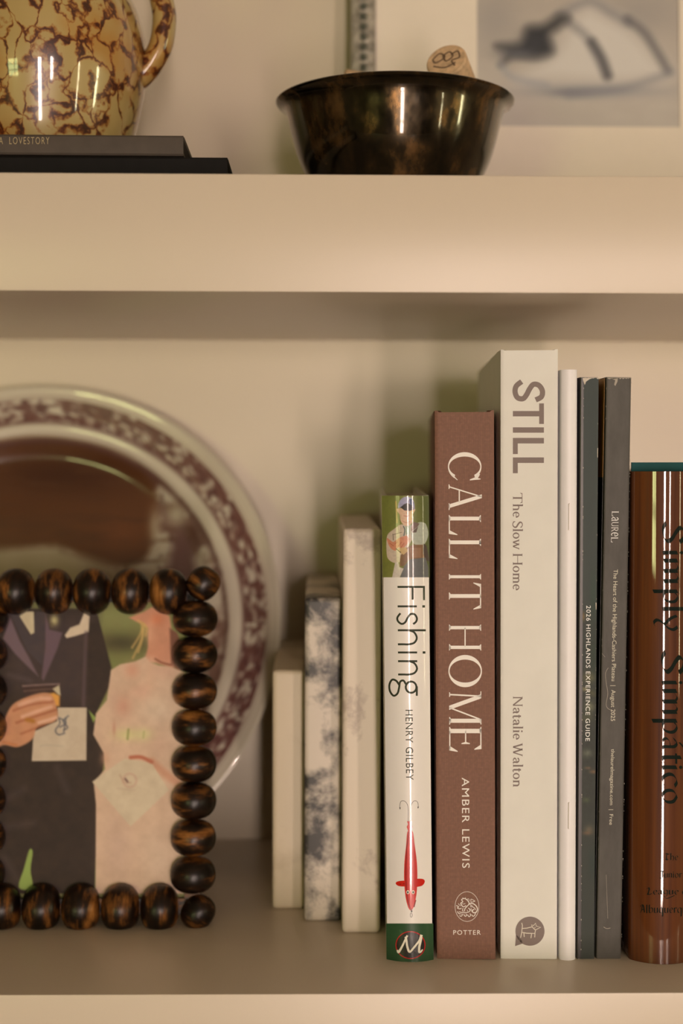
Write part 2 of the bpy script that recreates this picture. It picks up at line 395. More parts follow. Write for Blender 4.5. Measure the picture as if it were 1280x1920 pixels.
for (nm, wall, c, hw, z0, z1, pw, col) in WINDOWS:
    b = MB(); t = 0.035
    def bx(a0, a1, q0, q1, d0=0.02, d1=0.07):
        if wall == 'back': b.box(a0, a1, YB-d1, YB-d0, q0, q1)
        else: b.box(XR+d0, XR+d1, a0, a1, q0, q1)
    bx(c-hw, c-hw+t, z0, z1); bx(c+hw-t, c+hw, z0, z1); bx(c-hw+t, c+hw-t, z0, z0+t); bx(c-hw+t, c+hw-t, z1-t, z1)
    bx(c+hw*0.30-0.012, c+hw*0.30+0.012, z0+t, z1-t)
    for q in (0.33, 0.66):
        zz = z0+(z1-z0)*q; bx(c-hw+t, c+hw*0.30-0.012, zz-0.012, zz+0.012); bx(c+hw*0.30+0.012, c+hw-t, zz-0.012, zz+0.012)
    struct(nm, b, sash_mat)
    if wall == 'back': window_light(nm+'_daylight', (c, YB-0.09, (z0+z1)/2), 0, 2*hw-0.02, z1-z0-0.02, pw, col)
    else: window_light(nm+'_daylight', (XR+0.09, c, (z0+z1)/2), R(90), 2*hw-0.02, z1-z0-0.02, pw, col)

# ---------------------------------------------------------------- bookcase
SD = 0.257; ZU0, ZU1 = 0.310, 0.361
case = empty('bookcase', Matrix.Translation((0, 0, ZF)), 'cream painted built-in bookcase with thick shelves holding everything in view', 'bookcase')
dz = -ZF
XA, XB = -0.62, 0.80
def cbox(name, x0, x1, y0, y1, z0, z1, m=paint, bev=0.0009):
    b = MB(); b.box(x0, x1, y0, y1, z0+dz, z1+dz); return b.build(name, m, case, bevel=bev)
cbox('shelf', XA, XB, 0, SD, -0.051, 0); cbox('shelf', XA, XB, 0, SD, ZU0, ZU1); cbox('shelf', XA, XB, 0, SD, 0.72, 0.771)
cbox('back_panel', XA, XB, SD, SD+0.015, -0.45, 1.10, paint_wall, 0)
cbox('side_panel', XA-0.04, XA, 0, SD+0.015, ZF, 1.12); cbox('side_panel', XB, XB+0.04, 0, SD+0.015, ZF, 1.12)
cbox('shelf', XA, XB, 0, SD, -0.45, -0.40); cbox('shelf', XA, XB, 0, SD, 1.07, 1.12); cbox('plinth', XA, XB, 0.02, SD, ZF, -0.46)

# ---------------------------------------------------------------- books on the lower shelf
YS = 0.043
def book_frame(xl, xr, xlt, xrt, ytop, Y=YS, yaw=0.0, zb=0.0, ybot=1812):
    pb = at((xl+xr)/2, ybot, Y); pt = at((xlt+xrt)/2, ytop, Y)
    w = (at(xr, ybot, Y)-at(xl, ybot, Y)).length; wt = (at(xrt, ytop, Y)-at(xlt, ytop, Y)).length; w = (w+wt)/2
    lean = math.atan2(pt.x-pb.x, pt.z-zb); h = (pt.z-zb)/math.cos(lean)
    M = Matrix.Translation((pb.x, Y, zb+abs(math.sin(lean))*w/2)) @ Matrix.Rotation(-yaw, 4, 'Z') @ Matrix.Rotation(lean, 4, 'Y')
    return M, w, h
def book_body(root, w, h, D, cover_mat, bulge=0, t=0.0024, groove=0.0012, inset=0.003, page_mat=page, cover_name='cover', spine_low=0.0, taper=0, back=True):
    """U-shaped cover wrapped round a page block; local x across the spine, y into the shelf, z up"""
    hw = w/2; f = arc_f(hw, bulge); n = 28; O = []; I = []
    def both(o, i): O.append(o); I.append(i)
    if groove:
        both((-hw, D), (-hw+t, D)); both((-hw, 0.0085), (-hw+t, 0.0085)); both((-hw+groove, 0.006), (-hw+groove+t*0.8, 0.006)); both((-hw+groove*.3, 0.003), (-hw+groove*.3+t*.8, 0.003))
    else:
        both((-hw, D), (-hw+t, D)); both((-hw, 0.003), (-hw+t, 0.003))
    sh = min(0.0012, w*0.08)
    for i in range(n+1):
        u = -hw+sh*0.3+(w-sh*0.6)*i/n; e = 0.0
        if bulge < 0.002: q = max(0, abs(u)-(hw-sh))/sh; e = sh*0.6*q*q
        both((u, f(u)+e), (u*(1-t/hw), f(u)+t+e))
    if groove:
        both((hw-groove*.3, 0.003), (hw-groove*.3-t*.8, 0.003)); both((hw-groove, 0.006), (hw-groove-t*0.8, 0.006)); both((hw, 0.0085), (hw-t, 0.0085)); both((hw, D), (hw-t, D))
    else:
        both((hw, 0.003), (hw-t, 0.003)); both((hw, D), (hw-t, D))
    k = len(O); b = MB(); vs = []
    for (P, z0, z1) in ((O, 0, h), (I, 0, h)):
        for (x, y) in P: vs.append((x, y, 0))
        for (x, y) in P: vs.append((x, y, h-(spine_low if abs(x) < hw-0.002 and y < 0.003 else 0)))
    o0, o1, i0, i1 = 0, k, 2*k, 3*k; fs = []
    for i in range(k-1):
        fs += [(o0+i, o0+i+1, o1+i+1, o1+i), (i0+i+1, i0+i, i1+i, i1+i+1), (o1+i, o1+i+1, i1+i+1, i1+i), (o0+i+1, o0+i, i0+i, i0+i+1)]
    for i in (0, k-1): fs.append((o0+i, o1+i, i1+i, i0+i))
    b.add(vs, fs, True); c = b.build(cover_name, cover_mat, root)
    p = MB(); p.box(-hw+t*1.05, hw-t*1.05, t+0.001, D-inset, inset, h-inset); p.build('page_block', page_mat, root)
    return c, Surf(root_matrix[root.name], f)
root_matrix = {}
def mkroot(name, M, label, cat='book', group='books on the lower shelf'):
    r = empty(name, M, label, cat, group); root_matrix[r.name] = M; return r
def sub_print(name, parent, surf, material, X, Y, col, step, off):
    P = np.zeros(X.shape+(3,))
    for i in range(X.shape[0]):
        for j in range(X.shape[1]): P[i, j] = surf.hit(X[i, j], Y[i, j], off)
    return grid_mesh(name, P, col, material, parent)
def pxgrid(x0, x1, y0, y1, step):
    nx = max(2, int((x1-x0)/step)+1); ny = max(2, int((y1-y0)/step)+1)
    return np.meshgrid(np.linspace(x0, x1, nx), np.linspace(y0, y1, ny))

# --- the fishing book
M, w, h = book_frame(724.5, 812, 716, 803.5, 930, yaw=R(2.2))
fb = mkroot('book', M, 'white glossy book with a green foot and an angler photograph on its spine')
jacket = mat('white_jacket', alb((226, 205, 180)), 0.35, coat=0.5, var=0.01)
_, S = book_body(fb, w, h, 0.17, jacket, bulge=0.0034, t=0.0022, groove=0.0009, inset=0.003, cover_name='dust_jacket')
FX = lambda x: 720+x*0.08596
FY = lambda y: 925+y*0.08596
Xg, Yg = pxgrid(714.5, 804.5, 929.3, 1082.5, 0.8)
def lean_x(y): return 715.2+(724.7-715.2)*(y-930)/(1812-930)
u = (Xg-714.5)/90.0; Xg = lean_x(Yg)+u*88.4
c = Canvas((Xg-720)/0.08596, (Yg-925)/0.08596, (104, 104, 42)); X, Y = c.X, c.Y
c.mix(0.8*fbm(X/260, Y/500, 3), (140, 132, 58)); c.mix(np.clip((X-600)/500, 0, 0.75), (58, 62, 24)); c.blob(60, 1300, 220, 260, (140, 130, 50), .5)
c.line([(255,180),(270,400),(280,640)], (200,140,60), 26, 22, .8)
J = (202, 172, 140)
c.poly([(340,690),(200,790),(90,880),(52,1000),(50,1250),(80,1420),(200,1510),(330,1500),(440,1350),(560,1100),(640,900),(600,700),(420,680)], J, 10, True)
c.poly([(600,800),(740,640),(870,640),(930,720),(962,900),(900,1080),(800,1140),(650,1100),(590,950)], (172,166,138), 10, True)
c.poly([(640,620),(770,660),(720,740),(590,830),(600,700)], (112,84,70), 10)
c.poly([(610,830),(740,730),(700,850),(620,860)], (88,66,52), 8)
c.poly([(360,1350),(470,1200),(620,1120),(850,1120),(980,1400),(860,1420),(560,1430),(430,1580),(320,1600)], (126,86,54), 12)
c.poly([(560,1190),(800,1190),(800,1400),(600,1400)], (148,104,72), 20)
c.poly([(850,1090),(920,1140),(1000,1500),(900,1450),(850,1300)], (70,50,42), 12)
c.poly([(430,1600),(560,1440),(900,1400),(960,1600),(970,1850),(340,1850)], (98,92,84), 12)
c.poly([(240,1500),(310,1500),(330,1610),(425,1640),(330,1850),(170,1850)], (206,182,156), 10)
c.poly([(55,980),(120,1010),(200,1060),(330,970),(480,930),(545,1000),(500,1110),(400,1200),(310,1180),(250,1250),(170,1220),(100,1130)], (208,128,90), 10, True)
c.poly([(270,1220),(400,1180),(480,1180),(520,1260),(420,1340),(330,1290)], (205,160,100), 12)
for q in ([(120,1090),(210,1150)], [(230,1110),(290,1060)], [(300,1160),(380,1060)], [(370,1180),(430,1090)]): c.line(q, (165,80,50), 12, 10, .8)
c.line([(200,900),(380,850)], (110,90,70), 12, 8); c.line([(190,890),(200,1020)], (100,80,60), 14, 8); c.line([(300,680),(320,850)], (150,110,90), 10, 8)
c.line([(420,720),(450,800),(430,920)], (70,80,70), 22, 12); c.line([(260,1210),(360,1290)], (30,20,15), 14, 8)
c.poly([(455,700),(520,720),(590,640),(560,900),(470,900)], (160,165,130), 16)
c.poly([(300,330),(655,330),(640,430),(600,520),(620,620),(520,710),(430,690),(360,600),(335,460),(290,400)], (214,166,126), 10, True)
c.poly([(570,380),(650,370),(610,520),(590,620),(560,560)], (222,180,110), 14)
c.line([(430,490),(500,500),(540,490)], (165,90,75), 14, 10); c.line([(480,400),(495,440)], (180,120,90), 14, 12); c.line([(400,600),(480,640),(560,610)], (190,130,95), 16, 14)
c.poly([(305,320),(318,200),(400,100),(500,75),(590,100),(645,180),(665,320),(640,350),(520,230),(370,300)], (158,146,160), 9, True)
c.poly([(545,130),(600,110),(640,210),(600,330),(560,240)], (44,62,92), 12); c.poly([(358,305),(430,240),(505,210),(600,260),(645,350),(560,385),(440,372)], (26,20,20), 9)
c.mix(0.18*fbm(X/40, Y/40, 9), (60, 50, 40))
gloss_print = print_mat('gloss_print', 0.35, 0.45, spec=.3)
sub_print('cover_photograph', fb, S, gloss_print, Xg, Yg, np_alb(c.c), 0.8, 0.00006)['label'] = 'printed photograph of an angler in a cap on a green ground'
# green foot
Xg, Yg = pxgrid(0, 1, 1731.5, 1810.2, 3); 
Xg = np.linspace(0, 1, 40)[None, :].repeat(Yg.shape[0], 0); Yg = Yg[:, :1].repeat(40, 1); Xg = lean_x(Yg)+Xg*88.2-0.2
col = np.zeros(Xg.shape+(3,)); col[:] = alb((38, 66, 34))
foot = sub_print('green_foot_band', fb, S, gloss_print, Xg, Yg, col, 3, 0.00005)
dark_ink = mat('dark_olive_ink', alb((44, 46, 26)), 0.5, coat=0.08, var=0, spec=.2)
black_ink = mat('black_ink', (0.012, 0.012, 0.010), 0.3, coat=0.4, var=0)
red_ink = mat('red_ink', alb((196, 30, 14)), 0.25, coat=0.6, var=0.1, vs=200)
darkred_ink = mat('dark_red_ink', alb((130, 18, 10)), 0.25, coat=0.6, var=0.1, vs=200)
cream_ink = mat('cream_ink', alb((226, 204, 168)), 0.3, coat=0.4, var=0)
# title drawn with a round pen: light sans letters, x along the reading direction, cap height 1
def fishing_title():
    P = []; wd = .072; Y0, Y1 = 1098.7, 1304.7
    cy = lambda v: (v-908)/(1850-908)     # measured positions along the word -> 0..1
    a = 206/51.5                           # length of the word in cap heights
    X = lambda v: cy(v)*a
    r = lambda pts, w=wd, **k: P.extend(ribbon(pts, w, **k))
    r([(X(916),0),(X(916),1)], sm=False); r([(X(908),.965),(X(1030),.965)], sm=False); r([(X(908),.55),(X(1025),.55)], sm=False)
    xh = .70
    for v in (1083, 1478): r([(X(v),0),(X(v),xh)], sm=False); r([(X(v),.90),(X(v),1.0)], .085, sm=False)
    def s_(x0, x1):
        wdt = x1-x0; q = [(.95,.56),(.75,.665),(.45,.70),(.12,.62),(.10,.47),(.42,.36),(.80,.27),(.93,.14),(.70,.01),(.38,-.01),(.02,.10)]
        r([(x0+wdt*u_, v_) for u_, v_ in q])
    s_(X(1140), X(1240))
    def arch(v0, v1, top):
        r([(X(v0),0),(X(v0),top)], sm=False)
        x0, x1 = X(v0), X(v1); r([(x0,.42),(x0+.08,.60),((x0+x1)/2+.02,.69),(x1-.06,.60),(x1,.40),(x1,.2),(x1,0)])
    arch(1288, 1408, 1.02); arch(1553, 1667, xh)
    gx = X(1778)
    P.extend(ring(gx-.01,.47,.24,.23,0,360,wd,wd)); r([(gx-.04,.68),(X(1850),.675)], sm=False)
    r([(gx-.12,.28),(gx-.25,.19),(gx-.20,.07),(gx+.02,.03),(gx+.22,-.03),(gx+.30,-.17),(gx+.14,-.30),(gx-.10,-.32),(gx-.28,-.22),(gx-.24,-.07),(gx-.10,.03)])
    return P, a
P, W = fishing_title()
ink('title_lettering', P, S, dark_ink, fb, fn=down(W, 1098.7, 1304.7, 744.9, 796.3, 746.4, 797.8), cuts=4)
P, W = builtin_text('HENRY GILBEY', 1.12, -0.002)
ink('author_lettering', P, S, dark_ink, fb, fn=down(W, 1331, 1462.5, 759.8, 774.3, 761, 775.8), cuts=4)
# fishing lure
LX = lambda x: 700+x*0.2709
LY = lambda y: 1300+y*0.2709
L = lambda pts: [(LX(x), LY(y)) for x, y in pts]
lure = ink('lure_picture', [[tuple(q) for q in smooth_pts(L([(236,955),(270,955),(285,1050),(300,1170),(303,1290),(296,1400),(272,1492),(245,1492),(222,1410),(212,1290),(214,1170),(226,1050)]))]]
    +[[tuple(q) for q in smooth_pts(L([(225,1300),(190,1298),(160,1305),(154,1318),(170,1332),(200,1337),(228,1332)]))], [tuple(q) for q in smooth_pts(L([(290,1290),(325,1283),(350,1290),(354,1308),(338,1330),(310,1338),(290,1336)]))],
    L([(232,885),(266,885),(262,905),(270,925),(262,950),(238,950),(230,925),(238,905)])], S, red_ink, fb, off=0.00008, cuts=4)
lure['label'] = 'red fishing lure printed on the spine'
ink('lure_shading', ribbon(L([(245,960),(228,1100),(224,1290),(236,1420),(254,1488)]), 1.6)+ribbon(L([(215,1318),(180,1322)]), 1.5)+ribbon(L([(292,1430),(280,1480)]), 2), S, darkred_ink, lure, off=0.00011)
ink('lure_hook', ribbon(L([(240,890),(240,800),(232,765),(212,745),(190,748),(182,775),(183,800)]), 0.8)+[L([(178,790),(188,790),(184,806)])], S, black_ink, lure, off=0.00008)
ink('lure_hook', ribbon(L([(256,885),(256,810),(262,770),(280,745),(300,748),(309,768),(309,795)]), 0.8)+[L([(304,785),(314,785),(308,800)])], S, black_ink, lure, off=0.00008)
ink('lure_ring', [q for q in ring(LX(261), LY(1535), 2.2, 4.4, 0, 360, .8, .8)]+ribbon(L([(262,1490),(264,1515)]), 2.6), S, black_ink, lure, off=0.00008)
ink('lure_eye', disc(LX(238), LY(1376), 2.9, 3.7, 20)+disc(LX(274), LY(1376), 2.9, 3.7, 20), S, cream_ink, lure, off=0.00012)
ink('lure_pupil', disc(LX(237), LY(1377), 1.6, 2.3, 16)+disc(LX(275), LY(1377), 1.6, 2.3, 16), S, black_ink, lure, off=0.00015)
# publisher's emblem: black oval, red rim, cream script M
EM = lambda pts: [(700+x*0.10156, 1700+y*0.10156) for x, y in pts]
em = ink('publisher_emblem', disc(769.3, 1772, 28.2, 26.2), S, mat('emblem_red', alb((170, 24, 20)), 0.25, coat=0.6, var=0), fb, off=0.00009, cuts=4)
em['label'] = 'black oval with red rim and a cream script letter M'
ink('emblem_oval', disc(769.3, 1772, 26.3, 24.3), S, black_ink, em, off=0.00011, cuts=4)
ink('emblem_letter', ribbon(EM([(437,800),(460,838),(490,800),(540,710),(590,600),(625,530)]), [2.4,4.8,4.2,3.6,3.4,3.6])+ribbon(EM([(575,570),(590,570),(608,560),(625,530)]), 3)
    +ribbon(EM([(600,560),(610,640),(622,730),(650,820),(675,840)]), [3.2,3.8,4,4.2,3])+ribbon(EM([(665,845),(700,810),(790,700),(850,620),(885,520)]), [3,3.6,3.6,4,5])
    +ribbon(EM([(880,560),(862,660),(845,740),(842,800),(845,838),(875,830),(905,790)]), [5,4.4,4.2,4.2,4,3.2,2]), S, cream_ink, em, off=0.00014, cuts=4)

# --- the linen book
def linen(name, col):
    m, nt, bs = nodes(name); v = coords(nt)
    w1 = N(nt, 'ShaderNodeTexWave', Scale=420.0, Distortion=1.2); w1.bands_direction = 'Z'; w2 = N(nt, 'ShaderNodeTexWave', Scale=380.0, Distortion=1.2); w2.bands_direction = 'X'
    w1.inputs['Detail'].default_value = 1; w2.inputs['Detail'].default_value = 1
    for q in (w1, w2): nt.links.new(v, q.inputs['Vector'])
    mx = N(nt, 'ShaderNodeMath', operation='MAXIMUM'); nt.links.new(w1.outputs['Fac'], mx.inputs[0]); nt.links.new(w2.outputs['Fac'], mx.inputs[1])
    n = N(nt, 'ShaderNodeTexNoise', Scale=700.0, Detail=3.0); nt.links.new(v, n.inputs['Vector'])
    ad = N(nt, 'ShaderNodeMath', operation='MULTIPLY'); nt.links.new(mx.outputs[0], ad.inputs[0]); nt.links.new(n.outputs[0], ad.inputs[1])
    nt.links.new(ramp(nt, ad.outputs[0], [(0.1, tuple(c*0.78 for c in col)), (0.45, col), (0.75, tuple(min(1, c*1.35) for c in col))]), bs.inputs['Base Color'])
    bs.inputs['Roughness'].default_value = 0.62; bump(nt, bs, mx.outputs[0], 0.35, 0.0001); return m
M, w, h = book_frame(818.5, 929, 813, 927.5, 770, yaw=R(3.7))
cb = mkroot('book', M, 'brown linen hardback with large cream serif title on its spine')
_, S = book_body(cb, w, h, 0.165, linen('brown_linen', alb((122, 77, 54))), bulge=0, t=0.0026, groove=0.0014, inset=0.004, spine_low=0.0008)
foil = mat('cream_foil', alb((228, 206, 178)), 0.4, var=0.02)
serif_hi = Serif(.125, .036, .055, .022, .035)
P = []
for ch, y0, y1 in (('C',847.8,902.5),('A',907,957),('L',964.5,1003.3),('L',1009,1048.3),('I',1076.2,1086.6),('T',1092.5,1142.5),('H',1171,1219.6),('O',1228,1288.5),('M',1295,1357.5),('E',1363,1409.7)):
    q, W = serif_hi.g(ch); fx = down(W, y0, y1, 840.6, 901)
    P += [[(lambda a, b_: (a+(b_-847)/560*1.3, b_))(*fx(x, y)) for x, y in poly] for poly in q if poly]
ink('title_lettering', P, S, foil, cb)
P, W = builtin_text('AMBER LEWIS', 1.16, 0.0)
ink('author_lettering', P, S, foil, cb, fn=down(W, 1458, 1627.5, 865.6, 880, 866.4, 881))
P, W = builtin_text('POTTER', 1.18, 0.0)
ink('publisher_lettering', P, S, foil, cb, fn=across(W, 849.5, 901, 1752.6, 1743.6))
DR = lambda pts: [(840+x*0.15625, 1640+y*0.15625) for x, y in pts]
P = ring(875.2, 1699.8, 22.8, 28.2, 0, 360, .75, .75, 48)
for pts, wd in (([(215,370),(180,385),(150,345),(175,325),(160,300),(190,285),(215,295),(240,320),(250,350),(225,380),(200,410),(195,440)], 2.0),
    ([(160,345),(185,352),(205,345)], 1.2), ([(250,350),(290,345),(330,370),(350,410),(335,450),(300,455),(290,430),(310,415)], 2.4), ([(262,385),(290,385),(320,405),(325,425)], 1.6),
    ([(240,400),(265,420),(250,445),(215,455),(170,455),(130,445)], 1.8), ([(95,370),(125,385),(110,400),(140,410),(160,400)], 1.8), ([(110,440),(125,465),(150,470)], 1.8),
    ([(150,375),(135,365),(120,345)], 1.2), ([(275,335),(272,295),(300,305),(320,318),(298,325),(280,330)], 1.3), ([(180,290),(172,275)], 1.2), ([(205,290),(208,272)], 1.2),
    ([(135,490),(155,500),(170,480),(160,470)], 1.7), ([(185,475),(205,500),(222,485),(212,470)], 1.7), ([(232,480),(250,505),(270,482),(258,468)], 1.7), ([(280,480),(300,500),(322,478),(325,455)], 1.7),
    ([(220,300),(245,290),(252,320)], 1.1), ([(255,360),(280,365)], 1), ([(265,370),(295,372)], 1), ([(225,420),(235,440)], 1.2), ([(255,410),(262,440)], 1.1), ([(275,400),(282,445)], 1.1), ([(178,400),(170,430),(185,440)], 1.6)):
    P += ribbon(DR(pts), wd*0.75)
ink('publisher_emblem', P, S, foil, cb)['label'] = 'oval emblem of a dragon over waves in cream'

# --- the tall cream book
M, w, h = book_frame(936.5, 1045.5, 938, 1046, 655.5, yaw=R(3.0))
sb = mkroot('book', M, 'tall cream book with bold taupe capitals, tallest on the shelf')
_, S = book_body(sb, w, h, 0.172, mat('cream_cloth', alb((221, 203, 176)), 0.6, var=0.025, vs=60, bs=0.12, bd=0.00008, bscale=1500), bulge=0, t=0.0026, groove=0.0008, inset=0.003, spine_low=0.0004)
taupe = mat('taupe_ink', alb((124, 101, 86)), 0.6, var=0.02)
# bold sans: drawn pen strokes
P = []
def lx(pts): return [(a, b_) for a, b_ in pts]
yy = lambda v: 640+v*0.2969
xx = lambda v: 900+v*0.2969
def rect(v0, v1, h0, h1): return [[(xx(h0), yy(v0)), (xx(h1), yy(v0)), (xx(h1), yy(v1)), (xx(h0), yy(v1))]]
P += rect(440, 474, 206, 372)+rect(392, 522, 372, 402)+rect(543, 577, 206, 402)+rect(610, 645, 206, 402)+rect(645, 712, 206, 237)+rect(733, 768, 206, 402)+rect(768, 833, 206, 237)
P += ribbon([(xx(a), yy(b_)) for a, b_ in ((262,254),(228,282),(220,320),(236,356),(270,362),(292,338),(312,300),(336,272),(370,278),(392,312),(386,350),(350,370))], 9.8)
ink('title_lettering', P, S, taupe, sb)
serif_lo = Serif(.135, .066, .055, .03, .03, .66)
P, W = set_text(serif_lo, 'The Slow Home', .065, .26)
ink('subtitle_lettering', P, S, taupe, sb, fn=down(W, 924, 1106.5, 961.2, 979))
P, W = set_text(serif_lo, 'Natalie Walton', .065, .26)
ink('author_lettering', P, S, taupe, sb, fn=down(W, 1305.5, 1475.5, 961.5, 979.3))
em = ink('publisher_emblem', disc(993.2, 1746, 27.3, 27.3)+[[(967, 1752), (965.3, 1774), (983, 1768)]], S, taupe, sb)
em['label'] = 'round taupe speech bubble with a line-drawn dog'
DG = lambda pts: [(840+x*0.15625, 1640+y*0.15625) for x, y in pts]
P = []
for pts in ([(882,578),(890,610),(886,650),(880,700),(868,758)], [(888,645),(940,642),(1008,626)], [(1008,626),(998,600),(1022,612),(1048,582),(1056,618),(1110,630),(1048,662),(1040,700),(1038,752)],
            [(1008,626),(1030,650),(1046,664)], [(882,690),(940,703),(1040,706)], [(908,700),(912,748)], [(1000,706),(992,762)], [(1036,632),(1044,638)]):
    P += ribbon(DG(pts), 1.5, sm=False)
ink('emblem_dog', P, S, mat('cream_print', alb((214, 192, 160)), 0.6, var=0), em, off=0.00012)

# --- the stapled booklet
M, w, h = book_frame(1048.5, 1077.5, 1049.5, 1083, 693.5)
bk = mkroot('booklet', M, 'thin off-white booklet with two wire staples on its rounded fold', 'booklet')
_, S = book_body(bk, w, h, 0.20, mat('booklet_paper', alb((232, 212, 192)), 0.45, var=0.015), bulge=0.0022, t=0.0006, groove=0, inset=0.0005, cover_name='paper_cover')
wire = mat('staple_wire', (0.80, 0.76, 0.72), 0.35, metal=0.4)
for (xa, ya, xb, yb) in ((1066.5, 945, 1066, 993.5), (1065.8, 1505.5, 1065.2, 1553.5)):
    p0, p1 = S.hit(xa, ya, 0.0003), S.hit(xb, yb, 0.0003); i0, i1 = S.hit(xa+1.5, ya-2, -0.0004), S.hit(xb+1.5, yb+1, -0.0004)
    b = MB(); b.tube([i0, p0, p0.lerp(p1, .5), p1, i1], 0.00022, 8); b.build('staple', wire, bk)

# --- the two magazines
scuff = mat('scuffed_paper', alb((205, 180, 150)), 0.8, var=0.1, vs=400)
def ragged(x0, x1, y0, y1, seed, n=14):
    rnd = random.Random(seed); top = [(x0+(x1-x0)*i/n, y0) for i in range(n+1)]; bot = [(x0+(x1-x0)*i/n, y0+(y1-y0)*rnd.random()) for i in range(n+1)]
    return [[top[i], top[i+1], bot[i+1], bot[i]] for i in range(n)]
def edge_chips(xa, ya, xb, yb, n, seed, amp=1.0):
    rnd = random.Random(seed); out = []
    for i in range(n):
        t = rnd.random(); l = rnd.uniform(.8, 4); x = xa+(xb-xa)*t; y = ya+(yb-ya)*t; a = rnd.uniform(.4, 1.0)*amp
        out.append([(x-a*.5, y), (x+a*.5, y+l*.3), (x+a*.3, y+l), (x-a*.5, y+l*.8)])
    return out
def coated_paper(name, c1, c2, sc):
    m, nt, b_ = nodes(name); v = coords(nt, (1, 1, 0.35)); n = N(nt, 'ShaderNodeTexNoise', Scale=sc, Detail=6.0, Roughness=0.65); nt.links.new(v, n.inputs['Vector'])
    nt.links.new(ramp(nt, n.outputs[0], [(0.35, c1), (0.7, c2)]), b_.inputs['Base Color']); b_.inputs['Roughness'].default_value = 0.5; b_.inputs['Specular IOR Level'].default_value = .22
    n2 = N(nt, 'ShaderNodeTexNoise', Scale=260, Detail=6.0); nt.links.new(v, n2.inputs['Vector']); bump(nt, b_, n2.outputs[0], 0.12, 0.0003); return m
M, w, h = book_frame(1080.5, 1113.5, 1086, 1122, 707.5)
g1 = mkroot('magazine', M, 'thin dark green magazine with small white capitals down its spine', 'magazine', 'magazines on the lower shelf')
_, S = book_body(g1, w, h, 0.205, mat('black_magazine_cover', alb((30, 24, 18)), 0.35, var=0.2), t=0.0005, groove=0, inset=0.0004)
# green part of the spine with its landscape picture
Xu = np.linspace(0, 1, 20)[None, :].repeat(560, 0); Yg = np.linspace(708.5, 1810, 560)[:, None].repeat(20, 1)
xl = 1094+(1089-1094)*(Yg-707)/1105; xr_ = 1121.8+(1113.2-1121.8)*(Yg-707)/1105; Xg = xl+(xr_-xl)*Xu
c = Canvas(Xg, Yg, (62, 66, 56)); c.mix(0.5*fbm(Xg/14, Yg/40, 2), (50, 56, 50)); c.mix(0.6*np.clip((Yg-1050)/300, 0, 1), (56, 54, 42))
for (cx, cy, rx, ry, col_, op) in ((1092,1156,6,10,(150,110,60),.8), (1104,1270,14,12,(132,118,72),.9), (1096,1292,8,5,(170,150,100),.8), (1110,1300,10,8,(98,90,56),.8), (1105,1325,12,12,(140,132,92),.8),
        (1100,1345,14,9,(105,100,64),.7), (1112,1120,8,60,(44,66,46),.6), (1112,1230,7,40,(40,62,40),.6), (1100,1412,12,9,(128,124,96),.7), (1112,1447,8,4,(160,110,70),.8), (1102,1440,8,3,(140,100,66),.7),
        (1098,1500,9,6,(100,104,60),.6), (1104,1556,10,10,(120,100,72),.8), (1100,1562,10,4,(140,96,64),.6), (1110,1620,10,40,(44,54,44),.7)): c.blob(cx, cy, rx, ry, col_, op)
c.mix(0.35*fbm(Xg/3, Yg/6, 8)*np.clip((Yg-1120)/60, 0, 1)*np.clip((1600-Yg)/100, 0, 1), (30, 30, 20))
sub_print('spine_print', g1, S, print_mat('matte_print', 0.5, spec=.25), Xg, Yg, np_alb(c.c, .85), 1, 0.00005)['label'] = 'dark green spine print with a blurred leafy landscape'
white_ink = mat('white_ink', alb((236, 220, 196)), 0.5, var=0)
P, W = builtin_text('2026 HIGHLANDS EXPERIENCE GUIDE', 1.13, 0.002)
ink('title_lettering', P, S, white_ink, g1, fn=down(W, 1135.4, 1389.6, 1099, 1107.6, 1097.3, 1105.8), off=0.0001)
_sc = ink('scuff_marks', ragged(1094, 1121.5, 708.2, 711, 4, 16)+[[(1092,709),(1108,709),(1102,713),(1098,716),(1096,722),(1093,714)]]+ragged(1082, 1104, 1811, 1804, 5, 12)+[[(1082,1811),(1081,1800),(1085,1797),(1089,1804),(1100,1808),(1104,1811)]]
    +edge_chips(1094, 712, 1089, 1800, 34, 3)+edge_chips(1121.3, 720, 1115, 1500, 14, 6, .7)+[[(1116.2,1130),(1118,1130),(1117.8,1143),(1116.6,1143)], [(1119.6,840),(1120.8,840),(1120.4,858),(1119.4,858)]], S, scuff, g1, off=0.00012); _sc['kind'] = 'stuff'
M, w, h = book_frame(1116.5, 1164.5, 1136, 1184, 707.5)
g2 = mkroot('magazine', M, 'thicker grey magazine with scuffed corners leaning towards the amber book', 'magazine', 'magazines on the lower shelf')
_, S = book_body(g2, w, h, 0.205, coated_paper('grey_magazine_cover', alb((72, 63, 52)), alb((94, 84, 71)), 60), t=0.0005, groove=0, inset=0.0004)
b = MB(); xq = -w/2-0.00012
b.box(xq, -w/2+0.00001, 0.0032, 0.204, h-0.047, h-0.0003); b.build('front_cover_print', mat('orange_print', alb((196, 124, 34)), 0.35, var=0.05), g2)['label'] = 'orange upper part of the front cover'
b = MB(); b.box(xq, -w/2+0.00001, 0.0032, 0.204, 0.0003, h-0.0473); b.build('front_cover_print', mat('black_print', (0.012, 0.010, 0.009), 0.3), g2)['label'] = 'black lower part of the front cover'
def laurel():
    f = Serif(.11, .05, .05, .03, .03, .72); out = []; x = 0
    for ch, sc in (('L',1),('a',1),('U',.72),('R',.72),('e',1),('L',1)):
        q, wd = f.g(ch); out += [[(a*sc+x, b_*(1/.72 if ch in 'ae' else 1)) for a, b_ in p] for p in q if p]; x += wd*sc+.08
    return out, x-.08
P, W = laurel()
gold_ink = mat('pale_gold_ink', alb((214, 194, 156)), 0.5, var=0)
